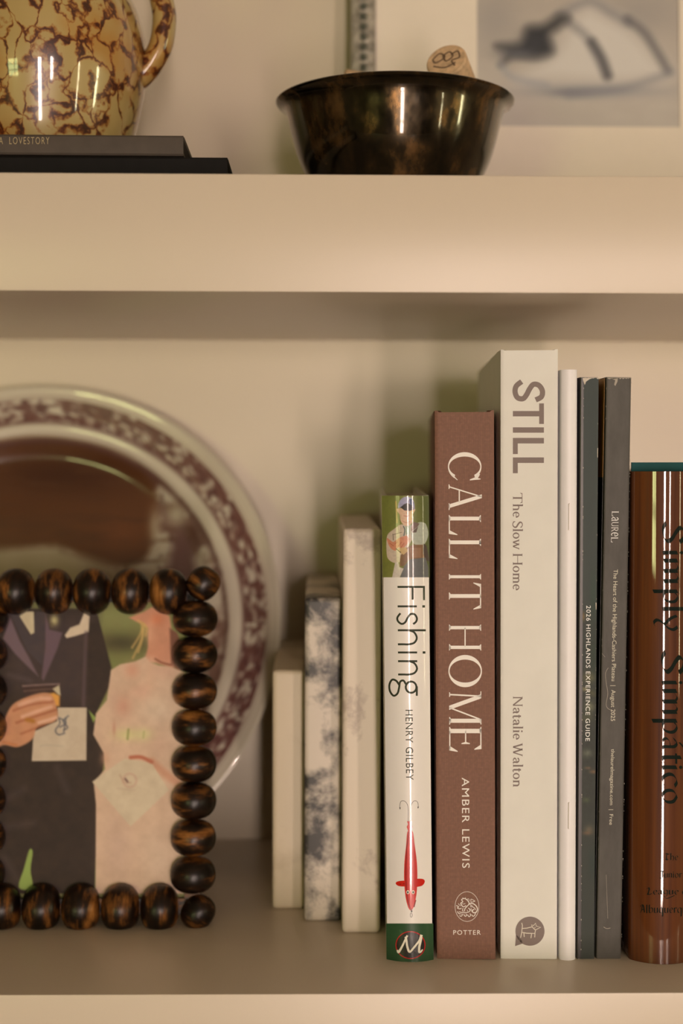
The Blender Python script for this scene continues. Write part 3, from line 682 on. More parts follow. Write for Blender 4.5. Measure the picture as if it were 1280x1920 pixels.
ink('title_lettering', P, S, white_ink, g2, fn=down(W, 958, 1017, 1146.8, 1159.5, 1145, 1158))
P, W = builtin_text('The Heart of the Highlands-Cashiers Plateau  |  August 2025', 1.0, -0.002)
ink('tagline_lettering', P, S, gold_ink, g2, fn=down(W, 1067.7, 1352, 1150, 1158.4, 1144.8, 1153))
P, W = builtin_text('thelaurelmagazine.com  |  Free', 1.0, -0.002)
ink('website_lettering', P, S, gold_ink, g2, fn=down(W, 1404.4, 1546.5, 1145.4, 1152.6, 1142, 1149))
_sc = ink('scuff_marks', ragged(1138, 1183, 708.3, 711.5, 14, 26)+[[(1144,709),(1158,709),(1157,716),(1153,724),(1151,721),(1153,713)]]+ragged(1117, 1132, 1811, 1805, 15, 10)+edge_chips(1183.6, 712, 1164.2, 1806, 60, 13, .9)+edge_chips(1136.6, 712, 1117.5, 1800, 16, 16, .7)
    +ribbon([(1140,1252),(1135,1262),(1136,1280),(1139,1300),(1136,1320),(1139,1328),(1146,1332)], .8)+ribbon([(1128,1225),(1134,1232)], .5)+ribbon([(1136,1640),(1139,1722)], .5)+ribbon([(1131,1738),(1137,1741),(1144,1740)], .9), S, mat('scratch_paper', alb((168, 148, 122)), .8, var=.1), g2, off=0.00012); _sc['kind'] = 'stuff'

# --- the amber community cookbook
M, w, h = book_frame(1177.5, 1302, 1183.5, 1308, 884)
SB = 0.0078
cbk = mkroot('book', M, 'glossy amber brown cookbook with rounded spine and dark calligraphy, rightmost book')
def amber():
    m, nt, b_ = nodes('amber_laminate'); v = coords(nt, (1, 1, 0.02)); n = N(nt, 'ShaderNodeTexNoise', Scale=420, Detail=3.0); nt.links.new(v, n.inputs['Vector'])
    nt.links.new(ramp(nt, n.outputs[0], [(0.3, alb((70, 28, 3))), (0.7, alb((98, 47, 8)))]), b_.inputs['Base Color'])
    b_.inputs['Roughness'].default_value = 0.5; b_.inputs['Specular IOR Level'].default_value = 0.2; b_.inputs['Coat Weight'].default_value = 1.0; b_.inputs['Coat Roughness'].default_value = 0.02; b_.inputs['Coat IOR'].default_value = 1.6
    n2 = N(nt, 'ShaderNodeTexNoise', Scale=160, Detail=1.0); nt.links.new(v, n2.inputs['Vector']); bp = nt.nodes.new('ShaderNodeBump'); bp.inputs['Strength'].default_value = 0.25; bp.inputs['Distance'].default_value = 0.0006
    nt.links.new(n2.outputs[0], bp.inputs['Height']); nt.links.new(bp.outputs[0], b_.inputs['Coat Normal']); return m
_, S = book_body(cbk, w, h, 0.18, amber(), bulge=SB, t=0.0007, groove=0, inset=0.004, cover_name='laminated_cover')
teal = mat('teal_card', alb((14, 66, 60)), 0.6, spec=.2, var=0.05)
b = MB(); b.box(-w/2+0.0009, w/2-0.0009, 0.0035, 0.0047, 0.002, h+0.0042); b.build('divider_sheet', teal, cbk)['label'] = 'teal card sheet standing above the cover'
call = mat('dark_green_ink', (0.004, 0.010, 0.006), 0.6, coat=0.05, var=0, spec=0.1)
# broad-pen letters: x along the reading direction (photo rows / 170), y 0..1 from baseline to x-height
NW = .31
def pen(ch):
    q = []; n = lambda pts, w_=NW, a=22, **k: q.extend(nib(pts, w_, a, **k))
    if ch == 'S': n([(1.55,1.15),(1.3,1.42),(.8,1.48),(.55,1.2),(.85,.9),(1.3,.62),(1.5,.3),(1.2,.02),(.6,-.02),(.2,.18)]); return q, 1.85
    if ch == 'i': n([(.2,1.0),(.2,.1),(.32,0)]); q += disc(.2, 1.28, .13, .12, 12); return q, .5
    if ch == 'm':
        for x in (.15,.88,1.6): n([(x,1.0),(x,.02)])
        n([(.2,.7),(.5,1.0),(.72,1.0),(.88,.8)], .16, 40); n([(.95,.7),(1.25,1.0),(1.45,1.0),(1.6,.8)], .16, 40); return q, 1.85
    if ch == 'n':
        for x in (.15,.85): n([(x,1.0),(x,.02)])
        n([(.2,.7),(.5,1.0),(.7,1.0),(.85,.8)], .16, 40); return q, 1.1
    if ch == 'u':
        for x in (.15,.85): n([(x,1.0),(x,.02)])
        n([(.15,.2),(.35,.0),(.6,.05),(.85,.35)], .16, 40); return q, 1.1
    if ch == 'p': n([(.2,1.0),(.2,-.72)]); n([(.25,.75),(.6,1.02),(.95,.85),(1.02,.5),(.85,.1),(.5,0),(.25,.12)], .24); return q, 1.2
    if ch == 'q': n([(.95,1.0),(.95,-.72)]); n([(.9,.9),(.5,1.02),(.15,.75),(.12,.3),(.4,0),(.9,.2)], .24); return q, 1.2
    if ch == 'b': n([(.2,1.6),(.2,.1)]); n([(.25,.75),(.6,1.02),(.95,.85),(1.02,.5),(.85,.1),(.5,0),(.2,.1)], .24); return q, 1.2
    if ch == 'h': n([(.2,1.6),(.2,.02)]); n([(.25,.7),(.6,1.0),(.9,.8),(.95,.4),(.8,-.1)], .24); return q, 1.15
    if ch == 'l': n([(.2,1.6),(.2,.1),(.32,0)]); return q, .5
    if ch == 'y': n([(.15,.95),(.35,.5),(.75,.1)], .22, 40); n([(.95,1.0),(1.15,.7),(1.0,.3),(.6,-.1),(.45,-.45),(.65,-.68),(.85,-.6)], .24); return q, 1.3
    if ch in 'aá':
        n([(.12,.75),(.45,1.02),(.72,.85),(.75,.5),(.75,.1),(.9,0)], .25); n([(.72,.55),(.35,.5),(.12,.28),(.3,.02),(.7,.2)], .2)
        if ch == 'á': n([(.42,1.18),(.8,1.5)], .13, 100)
        return q, 1.0
    if ch == 't': n([(.3,1.3),(.3,.15),(.45,0),(.7,.1)]); n([(.0,.95),(.8,.97)], .14, 80); return q, .8
    if ch == 'c': n([(.92,.85),(.6,1.02),(.2,.8),(.12,.4),(.4,0),(.9,.12)], .26); return q, 1.0
    if ch == 'e': n([(.2,.5),(.8,.6),(.7,.95),(.3,.9),(.12,.45),(.4,0),(.85,.12)], .22); return q, .95
    if ch == 'o': n([(.55,1.02),(.18,.75),(.18,.25),(.55,-.02),(.95,.25),(.95,.75),(.55,1.02)], .25); return q, 1.15
    if ch == 'r': n([(.2,1.0),(.2,.02)]); n([(.25,.75),(.5,1.02),(.8,.88)], .24); return q, .8
    if ch == 'f': n([(.35,-.3),(.35,1.3),(.6,1.6),(.85,1.5)]); n([(.05,.95),(.75,.97)], .14, 80); return q, .8
    if ch == 'g': n([(.9,.9),(.5,1.02),(.15,.75),(.2,.3),(.6,.15),(.9,.35)], .24); n([(.92,1.0),(.9,0),(.6,-.5),(.1,-.45)], .22); return q, 1.1
    if ch == 'T': n([(.0,1.2),(.4,1.5),(1.1,1.35),(1.4,1.5)], .25, 60); n([(.65,1.4),(.5,.6),(.7,.05)]); n([(.2,.2),(.7,0),(1.1,.2)], .2, 60); return q, 1.4
    if ch == 'J': n([(.2,1.4),(.7,1.5),(1.1,1.35)], .22, 60); n([(.8,1.4),(.8,.2),(.4,-.2),(.05,.0)]); return q, 1.2
    if ch == 'L': n([(.1,1.3),(.45,1.6),(.6,1.2),(.45,.6),(.35,.1)]); n([(.1,.1),(.6,-.02),(1.2,.2)], .24, 60); return q, 1.3
    if ch == 'A': n([(.15,1.25),(.5,1.6),(.9,1.3),(1.15,.05)]); n([(.6,1.4),(.45,.5),(.15,.0)], .22); n([(.4,.65),(1.0,.65)], .14, 80); return q, 1.4
    return q, .5
def pen_word(txt, gap=.12):
    x = 0; out = []
    for ch in txt:
        if ch == ' ': x += .6; continue
        P_, wd = pen(ch); out += [[(a+x, b_) for a, b_ in p] for p in P_]; x += wd+gap
    return out, x-gap
P = []
sy = lambda v: 950+v*0.15625
for ch, v0, v1 in (('S',160,475),('i',520,600),('m',622,935),('p',985,1170),('l',1195,1275),('y',1285,1500)):
    q, W = pen(ch); fn = down(W, sy(v0), sy(v1), 1243.2, 1269.8); P += [[fn(x, y) for x, y in p] for p in q]
sy = lambda v: 1240+v*0.15625
for ch, v0, v1 in (('S',-150,190),('i',225,300),('m',330,650),('p',680,880),('á',905,1065),('t',1105,1230),('i',1240,1320),('c',1335,1512),('o',1525,1715)):
    q, W = pen(ch); fn = down(W, sy(v0), sy(v1), 1241.5, 1268.3); P += [[fn(x, y) for x, y in p] for p in q]
ink('title_lettering', P, S, call, cbk, cuts=2.5)
P = []
for txt, x0, x1, yb, xh in (('The', 1245.5, 1271, 1612.5, 8), ('Junior', 1236.5, 1278, 1645.5, 8), ('League of', 1211.5, 1296, 1677, 8), ('Albuquerque', 1199, 1296, 1711.5, 9.5)):
    q, W = pen_word(txt); fn = across(W, x0, x1, yb, yb-xh); P += [[fn(x, y) for x, y in p] for p in q]
P += nib([(1243,1680),(1250,1684.5),(1264,1679)], 1.4, 60)
ink('publisher_lettering', P, S, call, cbk, cuts=2.5)

# ---------------------------------------------------------------- marble bookend: three stepped slabs
def marble(name, base, vein, lo, hi, sc, dist):
    m, nt, b_ = nodes(name); v = coords(nt)
    n0 = N(nt, 'ShaderNodeTexNoise', Scale=sc*0.7, Detail=5.0); nt.links.new(v, n0.inputs['Vector'])
    mx = nt.nodes.new('ShaderNodeVectorMath'); mx.operation = 'MULTIPLY_ADD'; nt.links.new(n0.outputs['Color'], mx.inputs[0]); mx.inputs[1].default_value = (dist, dist, dist); nt.links.new(v, mx.inputs[2])
    n = N(nt, 'ShaderNodeTexNoise', Scale=sc, Detail=8.0, Roughness=0.62); nt.links.new(mx.outputs[0], n.inputs['Vector'])
    mid = tuple((a+c_)/2 for a, c_ in zip(base, vein))
    nt.links.new(ramp(nt, n.outputs[0], [(lo, vein), ((lo+hi)/2, mid), (hi, base)]), b_.inputs['Base Color'])
    b_.inputs['Roughness'].default_value = 0.45; b_.inputs['Subsurface Weight'].default_value = 0.0; return m
m_tan = marble('cream_marble', (0.62, 0.53, 0.40), (0.50, 0.41, 0.29), 0.28, 0.46, 30, .02)
m_grey = marble('grey_marble', (0.66, 0.59, 0.51), (0.045, 0.042, 0.042), 0.40, 0.525, 30, .02)
m_white = marble('white_marble', (0.74, 0.655, 0.55), (0.50, 0.42, 0.36), 0.34, 0.42, 34, .02)
be = empty('bookend', Matrix.Translation((at(610, 1740, 0.1).x, 0.10, 0)), 'stepped marble bookend of three slabs beside the fishing book', 'bookend')
prevx = None
for (xl, xr, yt, Yf, m_, lab) in ((643, 715, 990, 0.080, m_white, 'tallest slab, white marble with faint veins'), (571, 643, 1121, 0.0985, m_grey, 'middle slab, white marble clouded dark grey'), (510.5, 571, 1257, 0.1185, m_tan, 'shortest slab, plain cream marble')):
    pl = at(xl, yt, Yf); pr = at(xr, yt, Yf); x1 = pr.x if prevx is None else prevx-0.00015; x0 = pl.x; prevx = x0
    bx_ = be.matrix_world.translation if False else Vector((at(610, 1740, 0.1).x, 0.10, 0))
    b = MB(); b.box(x0-bx_.x, x1-bx_.x, Yf-0.10, 0.245-0.10, 0, pl.z); s_ = b.build('slab', m_, be, bevel=0.0026, seg=4); s_['label'] = lab

# ---------------------------------------------------------------- beaded picture frame
FT = R(6.5)
FM = Matrix.Translation((at(170, 1748, 0.091).x, 0.094, 0.0)) @ Matrix.Rotation(-FT, 4, 'X')
pf = empty('picture_frame', FM, 'dark wooden bead picture frame holding a photograph of a suited man and a bride', 'picture frame')
FS = Surf(FM)
def bead_mat():
    m, nt, b_ = nodes('dark_bead_wood'); v = coords(nt, (50, 50, 190), rnd=True)
    n = N(nt, 'ShaderNodeTexNoise', Scale=1.0, Detail=6.0, Roughness=0.6); nt.links.new(v, n.inputs['Vector'])
    nt.links.new(ramp(nt, n.outputs[0], [(0.40, (0.006, 0.003, 0.002)), (0.50, (0.018, 0.007, 0.003)), (0.61, (0.17, 0.065, 0.014)), (0.76, (0.42, 0.18, 0.045))]), b_.inputs['Base Color'])
    b_.inputs['Roughness'].default_value = 0.34; b_.inputs['Specular IOR Level'].default_value = 0.35; bump(nt, b_, n.outputs[0], 0.15, 0.0006); return m
BW = bead_mat()
def bead_mesh(r, hl, name='bead'):
    b = MB(); n = 14; pr = [(r*0.22, -hl)]
    for i in range(n+1):
        a = -math.pi/2+math.pi*i/n; c_ = max(abs(math.cos(a)), 1e-6)**0.72
        pr.append((max(r*c_, r*0.22), hl*math.sin(a)*1.0))
    pr.append((r*0.22, hl)); b.lathe(pr[1:-1]+[(r*0.18, hl*0.8), (r*0.18, -hl*0.8)], 24, closed=True)
    return b.mesh(name, BW)
PXM = FPX/0.716
me_v = bead_mesh(43.5/PXM, 34.6/PXM); me_h = bead_mesh(45/PXM, 36.2/PXM); me_c = bead_mesh(31.5/PXM, 33/PXM, 'corner_bead')
BO = 0.012   # bead centres stand this far in front of the frame's base plane
def put(me, px, py, rot, name='bead'):
    p = FS.hit(px, py, 0.0); o = bpy.data.objects.new(name, me); link(o, pf); o.location = p; o.rotation_euler = rot; return o
rb = random.Random(4)
for y in (1160, 1227.5, 1295.5, 1364, 1432.5, 1501, 1570, 1639.5):
    x = 366+(361.5-366)*(y-1160)/480
    put(me_v, x, y, (0, 0, rb.uniform(0, 6)))
    xl_ = -28+(-34+28)*(y-1160)/480; put(me_v, xl_, y, (0, 0, rb.uniform(0, 6)))
H_ = R(90)
for x in (-43, 30, 101.5, 173, 244.5, 316): 
    if x > 0: put(me_h, x, 1109, (Matrix.Rotation(H_, 3, 'Y') @ Matrix.Rotation(rb.uniform(0, 6), 3, 'Z')).to_euler())
for x in (4, 78, 152, 226, 299.5): put(me_h, x, 1702, (Matrix.Rotation(H_, 3, 'Y') @ Matrix.Rotation(rb.uniform(0, 6), 3, 'Z')).to_euler())
for x, y in ((381, 1094), (371, 1710), (-44, 1094), (-68, 1710)): put(me_c, x, y, (0.2, 0.6, 0.4), 'corner_bead')
p0 = FS.hit(-34, 1700, 0); p1 = FS.hit(366, 1115, 0)
b = MB(); b.box(p0.x, p1.x, 0.0025, 0.0050, p0.z, p1.z); 
b.build('backing_board', mat('dark_board', (0.02, 0.012, 0.008), 0.7), pf)
# strings of the beads: slim dark battens the beads are fixed to
b = MB(); q = FS.hit(363, 1400, 0); ql = FS.hit(-31, 1400, 0)
b.box(q.x-0.004, q.x+0.004, -0.001, 0.0024, p0.z, p1.z); b.box(ql.x-0.004, ql.x+0.004, -0.001, 0.0024, p0.z, p1.z)
b.box(p0.x, p1.x, -0.001, 0.0024, p0.z-0.004, p0.z+0.004); b.box(p0.x, p1.x, -0.001, 0.0024, p1.z-0.004, p1.z+0.004); b.build('batten', BW, pf)
b = MB(); b.add([(-.02,.0052,.12),(.02,.0052,.12),(.03,.0655,.0078),(-.03,.0655,.0078),(-.02,.0075,.12),(.02,.0075,.12),(.03,.068,.0078),(-.03,.068,.0078)], [(0,1,2,3),(4,7,6,5),(0,4,5,1),(1,5,6,2),(2,6,7,3),(3,7,4,0)]); b.build('easel_leg', bpy.data.materials['dark_board'], pf)
# the photograph
Xg, Yg = pxgrid(-24, 350, 1118, 1690, 1.6)
c = Canvas(Xg/0.2812, (Yg-1130)/0.2812, (128, 122, 66)); X, Y = c.X, c.Y
c.blob(800, 270, 260, 90, (70, 60, 34), .9); c.blob(760, 400, 200, 60, (118, 118, 60), .7); c.blob(800, 90, 250, 80, (135, 130, 75), .6)
SU = (50, 36, 27)
c.poly([(-120,40),(640,40),(690,230),(740,430),(735,540),(640,740),(630,880),(700,1010),(660,1300),(640,1940),(-120,1940)], SU, 9)
c.poly([(20,60),(640,60),(600,700),(300,690),(40,560)], (64, 48, 43), 120, op=.8)
c.poly([(570,120),(650,130),(740,430),(730,560),(640,720),(580,690)], (50, 36, 28), 30, op=.8)
c.poly([(20,240),(70,100),(130,250),(190,360),(255,490),(200,440),(100,340)], (112, 86, 86), 14)
c.poly([(300,60),(330,180),(415,200),(385,300),(290,520),(278,500),(300,300)], (104, 78, 80), 14)
c.poly([(60,60),(135,80),(200,220),(240,60),(300,60),(300,300),(280,420),(180,320)], (70, 56, 54), 12)
c.poly([(130,90),(170,60),(225,60),(228,200),(206,212)], (208, 182, 138), 8)
c.blob(362, 118, 34, 44, (190, 168, 110)); c.blob(345, 150, 12, 20, (110, 90, 60))
c.poly([(432,218),(468,168),(530,145),(560,70),(597,90),(590,195),(500,222),(444,236)], (216, 186, 148), 8)
c.line([(575,200),(565,420),(556,690)], (98, 74, 74), 20, 24, .7); c.line([(60,480),(200,520)], (92, 72, 70), 22, 40, .5)
for q in ([(60,1300),(160,1240)], [(20,1500),(220,1470)], [(380,1100),(450,1260)], [(30,1700),(120,1850)]): c.line(q, (84, 66, 60), 26, 60, .5)
c.poly([(150,548),(400,540),(405,690),(330,690),(180,640),(155,600)], (66, 44, 36), 10); c.line([(152,556),(270,548),(395,542)], (150, 118, 106), 10, 10, .8); c.line([(160,590),(300,578),(380,576)], (120, 86, 70), 8, 8, .7)
c.poly([(300,610),(360,600),(398,620),(396,690),(340,690)], (222, 150, 62), 14); c.poly([(350,575),(395,548),(404,620),(385,610)], (196, 172, 130), 8)
c.poly([(590,715),(640,768),(622,800)], (132, 146, 66), 8)
c.poly([(385,700),(578,700),(575,1052),(212,1056),(224,860),(380,790)], (206, 178, 142), 7)
for q in ([(375,745),(400,800),(370,850),(390,880),(430,870)], [(455,755),(420,790),(450,830),(425,850)], [(400,770),(440,800),(400,830)], [(440,770),(425,860)]): c.line(q, (96, 90, 88), 10, 8, .85)
c.line([(270,955),(330,950),(420,958)], (180, 160, 130), 8, 12, .5)
c.poly([(-60,980),(20,800),(85,680),(200,622),(300,600),(350,625),(375,690),(385,760),(350,800),(250,830),(215,910),(120,962),(20,950),(-60,1000)], (204, 136, 92), 12, True)
for q, cc, w_ in (([(90,720),(200,680),(350,660)], (168, 92, 58), 14), ([(110,800),(230,760),(370,715)], (164, 88, 54), 14), ([(140,875),(230,840),(300,815)], (168, 92, 56), 12), ([(180,780),(220,790)], (176, 110, 40), 30),
        ([(130,680),(260,640),(330,640)], (222, 160, 122), 30), ([(150,760),(260,720),(340,695)], (224, 164, 126), 24), ([(260,800),(330,780),(375,765)], (226, 172, 134), 22), ([(40,900),(120,890)], (206, 138, 92), 30), ([(20,930),(110,950)], (196, 116, 66), 16)): c.line(q, cc, w_, 16, .85)
c.poly([(195,1650),(218,1662),(204,1780),(215,1900),(125,1900),(160,1770)], (142, 156, 72), 9, True)
c.poly([(640,1700),(660,1700),(650,1940),(630,1940)], (120, 134, 64), 10)
SK = (206, 136, 98)
c.poly([(860,100),(960,60),(1010,30),(1080,60),(1130,90),(1160,300),(1160,440),(1040,400),(960,400),(985,300),(990,170)], SK, 12)
c.blob(1050, 110, 60, 50, (214, 120, 76), .8); c.blob(1000, 200, 40, 90, (226, 160, 118), .7)
c.poly([(1130,170),(1180,200),(1230,330),(1200,470),(1140,410)], (120, 72, 50), 16)
for q in ([(960,140),(930,220),(880,300)], [(965,150),(940,250),(885,370)], [(940,130),(950,230),(920,330)], [(920,120),(975,160),(970,220)]): c.line(q, (206, 160, 88), 12, 12, .8)
c.poly([(740,450),(800,412),(900,392),(970,360),(1000,400),(1060,420),(1140,430),(1240,470),(1240,1940),(636,1940),(640,1350),(625,1200),(700,1110),(690,1000),(622,880),(640,740),(712,650)], (214, 172, 134), 9)
c.poly([(970,350),(1040,370),(1040,560),(960,700),(900,640),(960,500)], (216, 168, 130), 40, op=.5)
for (cx_, cy_, rx_, ry_, cc, op) in ((880,450,60,60,(206,138,104),.7), (820,690,70,90,(206,142,110),.75), (1100,450,110,70,(204,150,118),.5), (930,590,90,60,(214,156,122),.5), (1050,720,150,120,(216,184,148),.6), (760,640,40,80,(206,160,128),.5),
        (850,880,110,50,(216,196,128),.85), (960,880,70,50,(214,198,130),.7), (760,840,14,60,(190,120,92),.6), (700,1040,40,60,(206,150,112),.6), (1060,950,80,80,(204,156,124),.4), (780,1640,120,300,(200,160,130),.6), (1050,1700,160,250,(206,172,138),.5)): c.blob(cx_, cy_, rx_, ry_, cc, op)
c.line([(856,845),(850,910)], (130, 128, 58), 12, 12, .8); c.line([(960,860),(955,900)], (160,150,80), 10, 12, .6)
c.line([(1035,375),(1080,400),(1140,415)], (130, 70, 46), 12, 10, .8)
c.line([(1010,1060),(1100,1140),(1210,1220)], (206, 146, 108), 60, 24, .8)
c.poly([(615,1195),(700,1130),(830,1040),(1010,1070),(1060,1150),(1125,1250),(1000,1370),(870,1492),(740,1340)], (210, 182, 142), 8)
c.line([(870,1032),(940,1030),(1010,1062)], (186, 104, 72), 26, 12, .9)
c.mix(0.5*np.clip(1-np.abs(np.hypot((X-865)/55, (Y-1185)/55)-0.8)*4, 0, 1), (196, 140, 112)); c.line([(835,1175),(850,1195)], (110, 70, 60), 14, 10, .8); c.line([(800,1150),(830,1200),(870,1200)], (180,130,100), 8, 12, .6)
c.line([(780,1240),(900,1250)], (186, 150, 118), 8, 14, .4)
c.mix(0.22*(fbm(X/60, Y/60, 5)-0.2), (120, 84, 56))
sub_print('photograph', pf, Surf(FM, lambda u: 0.0024), print_mat('photo_print', 0.55, spec=.2), Xg, Yg, np_alb(c.c, 1.0), 1.6, 0.0)['label'] = 'photograph of a man in a dark suit holding a glass beside a bride in white'

# ---------------------------------------------------------------- transfer printed plate
PR, PT = 0.146, R(17)
ztop = at(60, 717, SD).z
PM = Matrix.Translation((at(60, 1150, 0.21).x, SD-0.004-2*PR*math.sin(PT), 0.0012)) @ Matrix.Rotation(-PT, 4, 'X') @ Matrix.Translation((0, 0, PR))
plate = empty('plate', PM, 'large cream plate printed with a brown scene and border, leaning behind the bead frame', 'plate')
nr, na = 150, 420
rr = np.linspace(0, 1, nr)[:, None].repeat(na+1, 1); aa = np.linspace(0, 2*math.pi, na+1)[None, :].repeat(nr, 0)
def sstep(a, b_, x): t = np.clip((x-a)/(b_-a), 0, 1); return t*t*(3-2*t)
dep = 0.011*(1-sstep(0.70, 0.84, rr))+0.004*(1-sstep(0.84, 1.0, rr))-0.0006*np.exp(-((rr-0.985)/0.01)**2)
PXx = rr*np.cos(aa); PZ = rr*np.sin(aa)
c = Canvas(PXx*1000, -PZ*1000, (200, 178, 142)); X, Y = c.X, c.Y
# scene inside the well (units: plate radius = 1000, y downwards)
inner = rr < 0.79
n1 = fbm(X/90, Y/70, 21); n2 = fbm(X/45, Y/45, 31); n3 = fbm(X/140, Y/200, 41)
c.mix(np.where(inner, np.clip((n1-0.47)*8, 0, 1)*0.9, 0), (108, 70, 54))
c.mix(np.where(inner, np.clip((n2-0.60)*12, 0, 1)*0.7, 0), (92, 56, 46))
c.poly([(-560,-560),(-400,-730),(-60,-795),(260,-745),(430,-640),(480,-500),(470,-380),(420,-270),(250,-240),(60,-330),(-300,-290),(-560,-330)], (96, 54, 26), 34, True)
c.blob(80, -640, 420, 120, (62, 30, 14), .9); c.blob(330, -380, 130, 90, (118, 64, 32), .7); c.blob(-150, -500, 250, 90, (84, 44, 20), .6)
c.mix(np.where((Y < -230) & inner, np.clip((fbm(X/200, Y/30, 61)-.5)*3, 0, .5), 0), (84, 48, 26))
c.poly([(-600,-300),(60,-330),(300,-250),(500,-200),(420,-130),(120,-170),(-600,-160)], (176, 150, 112), 50)
c.mix(np.where((Y > -170) & (Y < 60) & inner & (X < 460), np.clip((n1-0.36)*6, 0, .9), 0), (112, 76, 62))
c.poly([(560,-420),(620,-380),(660,-60),(600,60),(500,40),(520,-200)], (104, 68, 56), 40, True, .85)
c.poly([(380,-120),(430,-60),(400,60),(330,60)], (120,84,66), 30, True, .7)
c.blob(560, -470, 60, 60, (200, 180, 140), .8); c.blob(470, -420, 30, 90, (196, 172, 132), .7)
# edge of the well: cream line then dark line
c.mix(np.exp(-((rr-0.775)/0.012)**2)*0.9*np.clip(0.5+fbm(aa*30, rr*10, 7), 0, 1), (86, 52, 40)); c.mix(np.exp(-((rr-0.815)/0.022)**2), (206, 184, 148)); c.mix(np.exp(-((rr-0.843)/0.006)**2)*.5, (120, 88, 70))
# border band of repeated sprigs
ang = aa/(2*math.pi)*46; band = (rr > 0.85) & (rr < 0.945)
mot = 0.5+0.5*np.sin(2*math.pi*ang+2.2*(fbm(aa*9, rr*30, 77)-.5)*6)*np.cos((rr-0.897)/0.045*2); mot2 = fbm(aa*26, rr*46, 71)
c.mix(np.where(band, np.clip((mot*0.32+mot2*1.1-0.50)*3.2, 0, .95), 0), (104, 62, 50)); c.mix(np.where(band, np.clip((fbm(aa*50, rr*70, 81)-.55)*6, 0, .7), 0), (90, 54, 46))
c.mix(np.exp(-((rr-0.848)/0.004)**2)*.6, (100, 66, 52)); c.mix(np.exp(-((rr-0.95)/0.004)**2)*.4, (130, 96, 76))
cols = np_alb(c.c, .95)
P3 = np.stack([PXx*PR, -0.020+dep+0*PXx+0.0, PZ*PR], -1); P3[..., 1] = dep-0.004
glaze = print_mat('glazed_earthenware', 0.25, 0.9); grid_mesh('plate_face', P3, cols, glaze, plate)
b = MB(); prof = []
for i in range(40):
    r_ = i/39*1.0; q = float(0.011*(1-sstep(0.70, 0.84, np.array(r_)))+0.004*(1-sstep(0.84, 1.0, np.array(r_)))); prof.append((r_*PR, -(q-0.004+0.0035*(1-r_**8)+0.0002)))
b.lathe([(max(a, 1e-5), z) for a, z in prof], 96)
o = b.build('plate_back', mat('plain_glaze', (0.55, 0.47, 0.34), 0.25, coat=.6, var=.03), plate); o.rotation_euler = (R(90), 0, 0)

# ---------------------------------------------------------------- upper shelf: two lying books
def lying_book(name, label, xr_px, ytop, ybot, Yf, z0, z1, cover, D, angle=0):
    x1 = at(xr_px, (ytop+ybot)/2, Yf).x; L_ = 0.26
    Mx = Matrix.Translation((x1, Yf, z0)) @ Matrix.Rotation(angle, 4, 'Z'); r_ = empty(name, Mx, label, 'book', 'books lying under the jug'); hgt = z1-z0; t = 0.002
    b = MB()   # U profile in y-z, extruded along x (spine faces the room)
    O = [(D, 0), (0.006, 0), (0.0025, 0.0006), (0.0008, 0.0004), (0, 0.0012), (-0.0004, hgt/2), (0, hgt-0.0012), (0.0008, hgt-0.0004), (0.0025, hgt-0.0006), (0.006, hgt), (D, hgt)]
    I = [(D, t), (0.006, t), (0.004, t), (0.003, t), (t, t), (t, hgt/2), (t, hgt-t), (0.003, hgt-t), (0.004, hgt-t), (0.006, hgt-t), (D, hgt-t)]
    k = len(O); vs = [(x, y, z) for P_ in (O, I) for x in (-L_, 0) for y, z in P_]; fs = []
    for i in range(k-1): fs += [(i, i+1, k+i+1, k+i), (2*k+i, 3*k+i, 3*k+i+1, 2*k+i+1), (k+i, k+i+1, 3*k+i+1, 3*k+i), (i, 2*k+i, 2*k+i+1, i+1)]
    for i in (0, k-1): fs.append((i, k+i, 3*k+i, 2*k+i))
    b.add(vs, fs, True); b.build('cover', cover, r_)
    p = MB(); p.box(-L_+0.003, -0.003, t+0.001, D-0.004, t*1.05, hgt-t*1.05); p.build('page_block', page, r_)
    root_matrix[name+label] = Mx; return r_, Surf(Mx)
YU = 0.03
zb1 = at(300, 292.5, YU).z; zg1 = at(200, 250.5, YU).z
lb1, S1 = lying_book('book', 'black cloth book lying flat at the bottom of the pair', 426, 292, 330, YU, ZU1, zb1, mat('black_cloth', alb((22, 18, 15)), 0.7, spec=.15, var=0.1, vs=200, bs=.2, bscale=2500), 0.19)
lb2, S2 = lying_book('book', 'grey brown book with gold hand-drawn capitals lying under the mottled jug', 343.5, 250, 287, YU+0.001, zb1+0.0001, zg1, mat('grey_brown_cover', alb((78, 64, 51)), 0.6, spec=.2, var=0.08, vs=150), 0.185, R(0.4))
P, W = builtin_text('A  LOVESTORY', 1.25, -0.012)
ink('title_lettering', P, S2, mat('gold_ink', alb((176, 146, 96)), 0.4, var=0), lb2, fn=across(W, -2, 92.5, 270.3, 256), off=.0007)

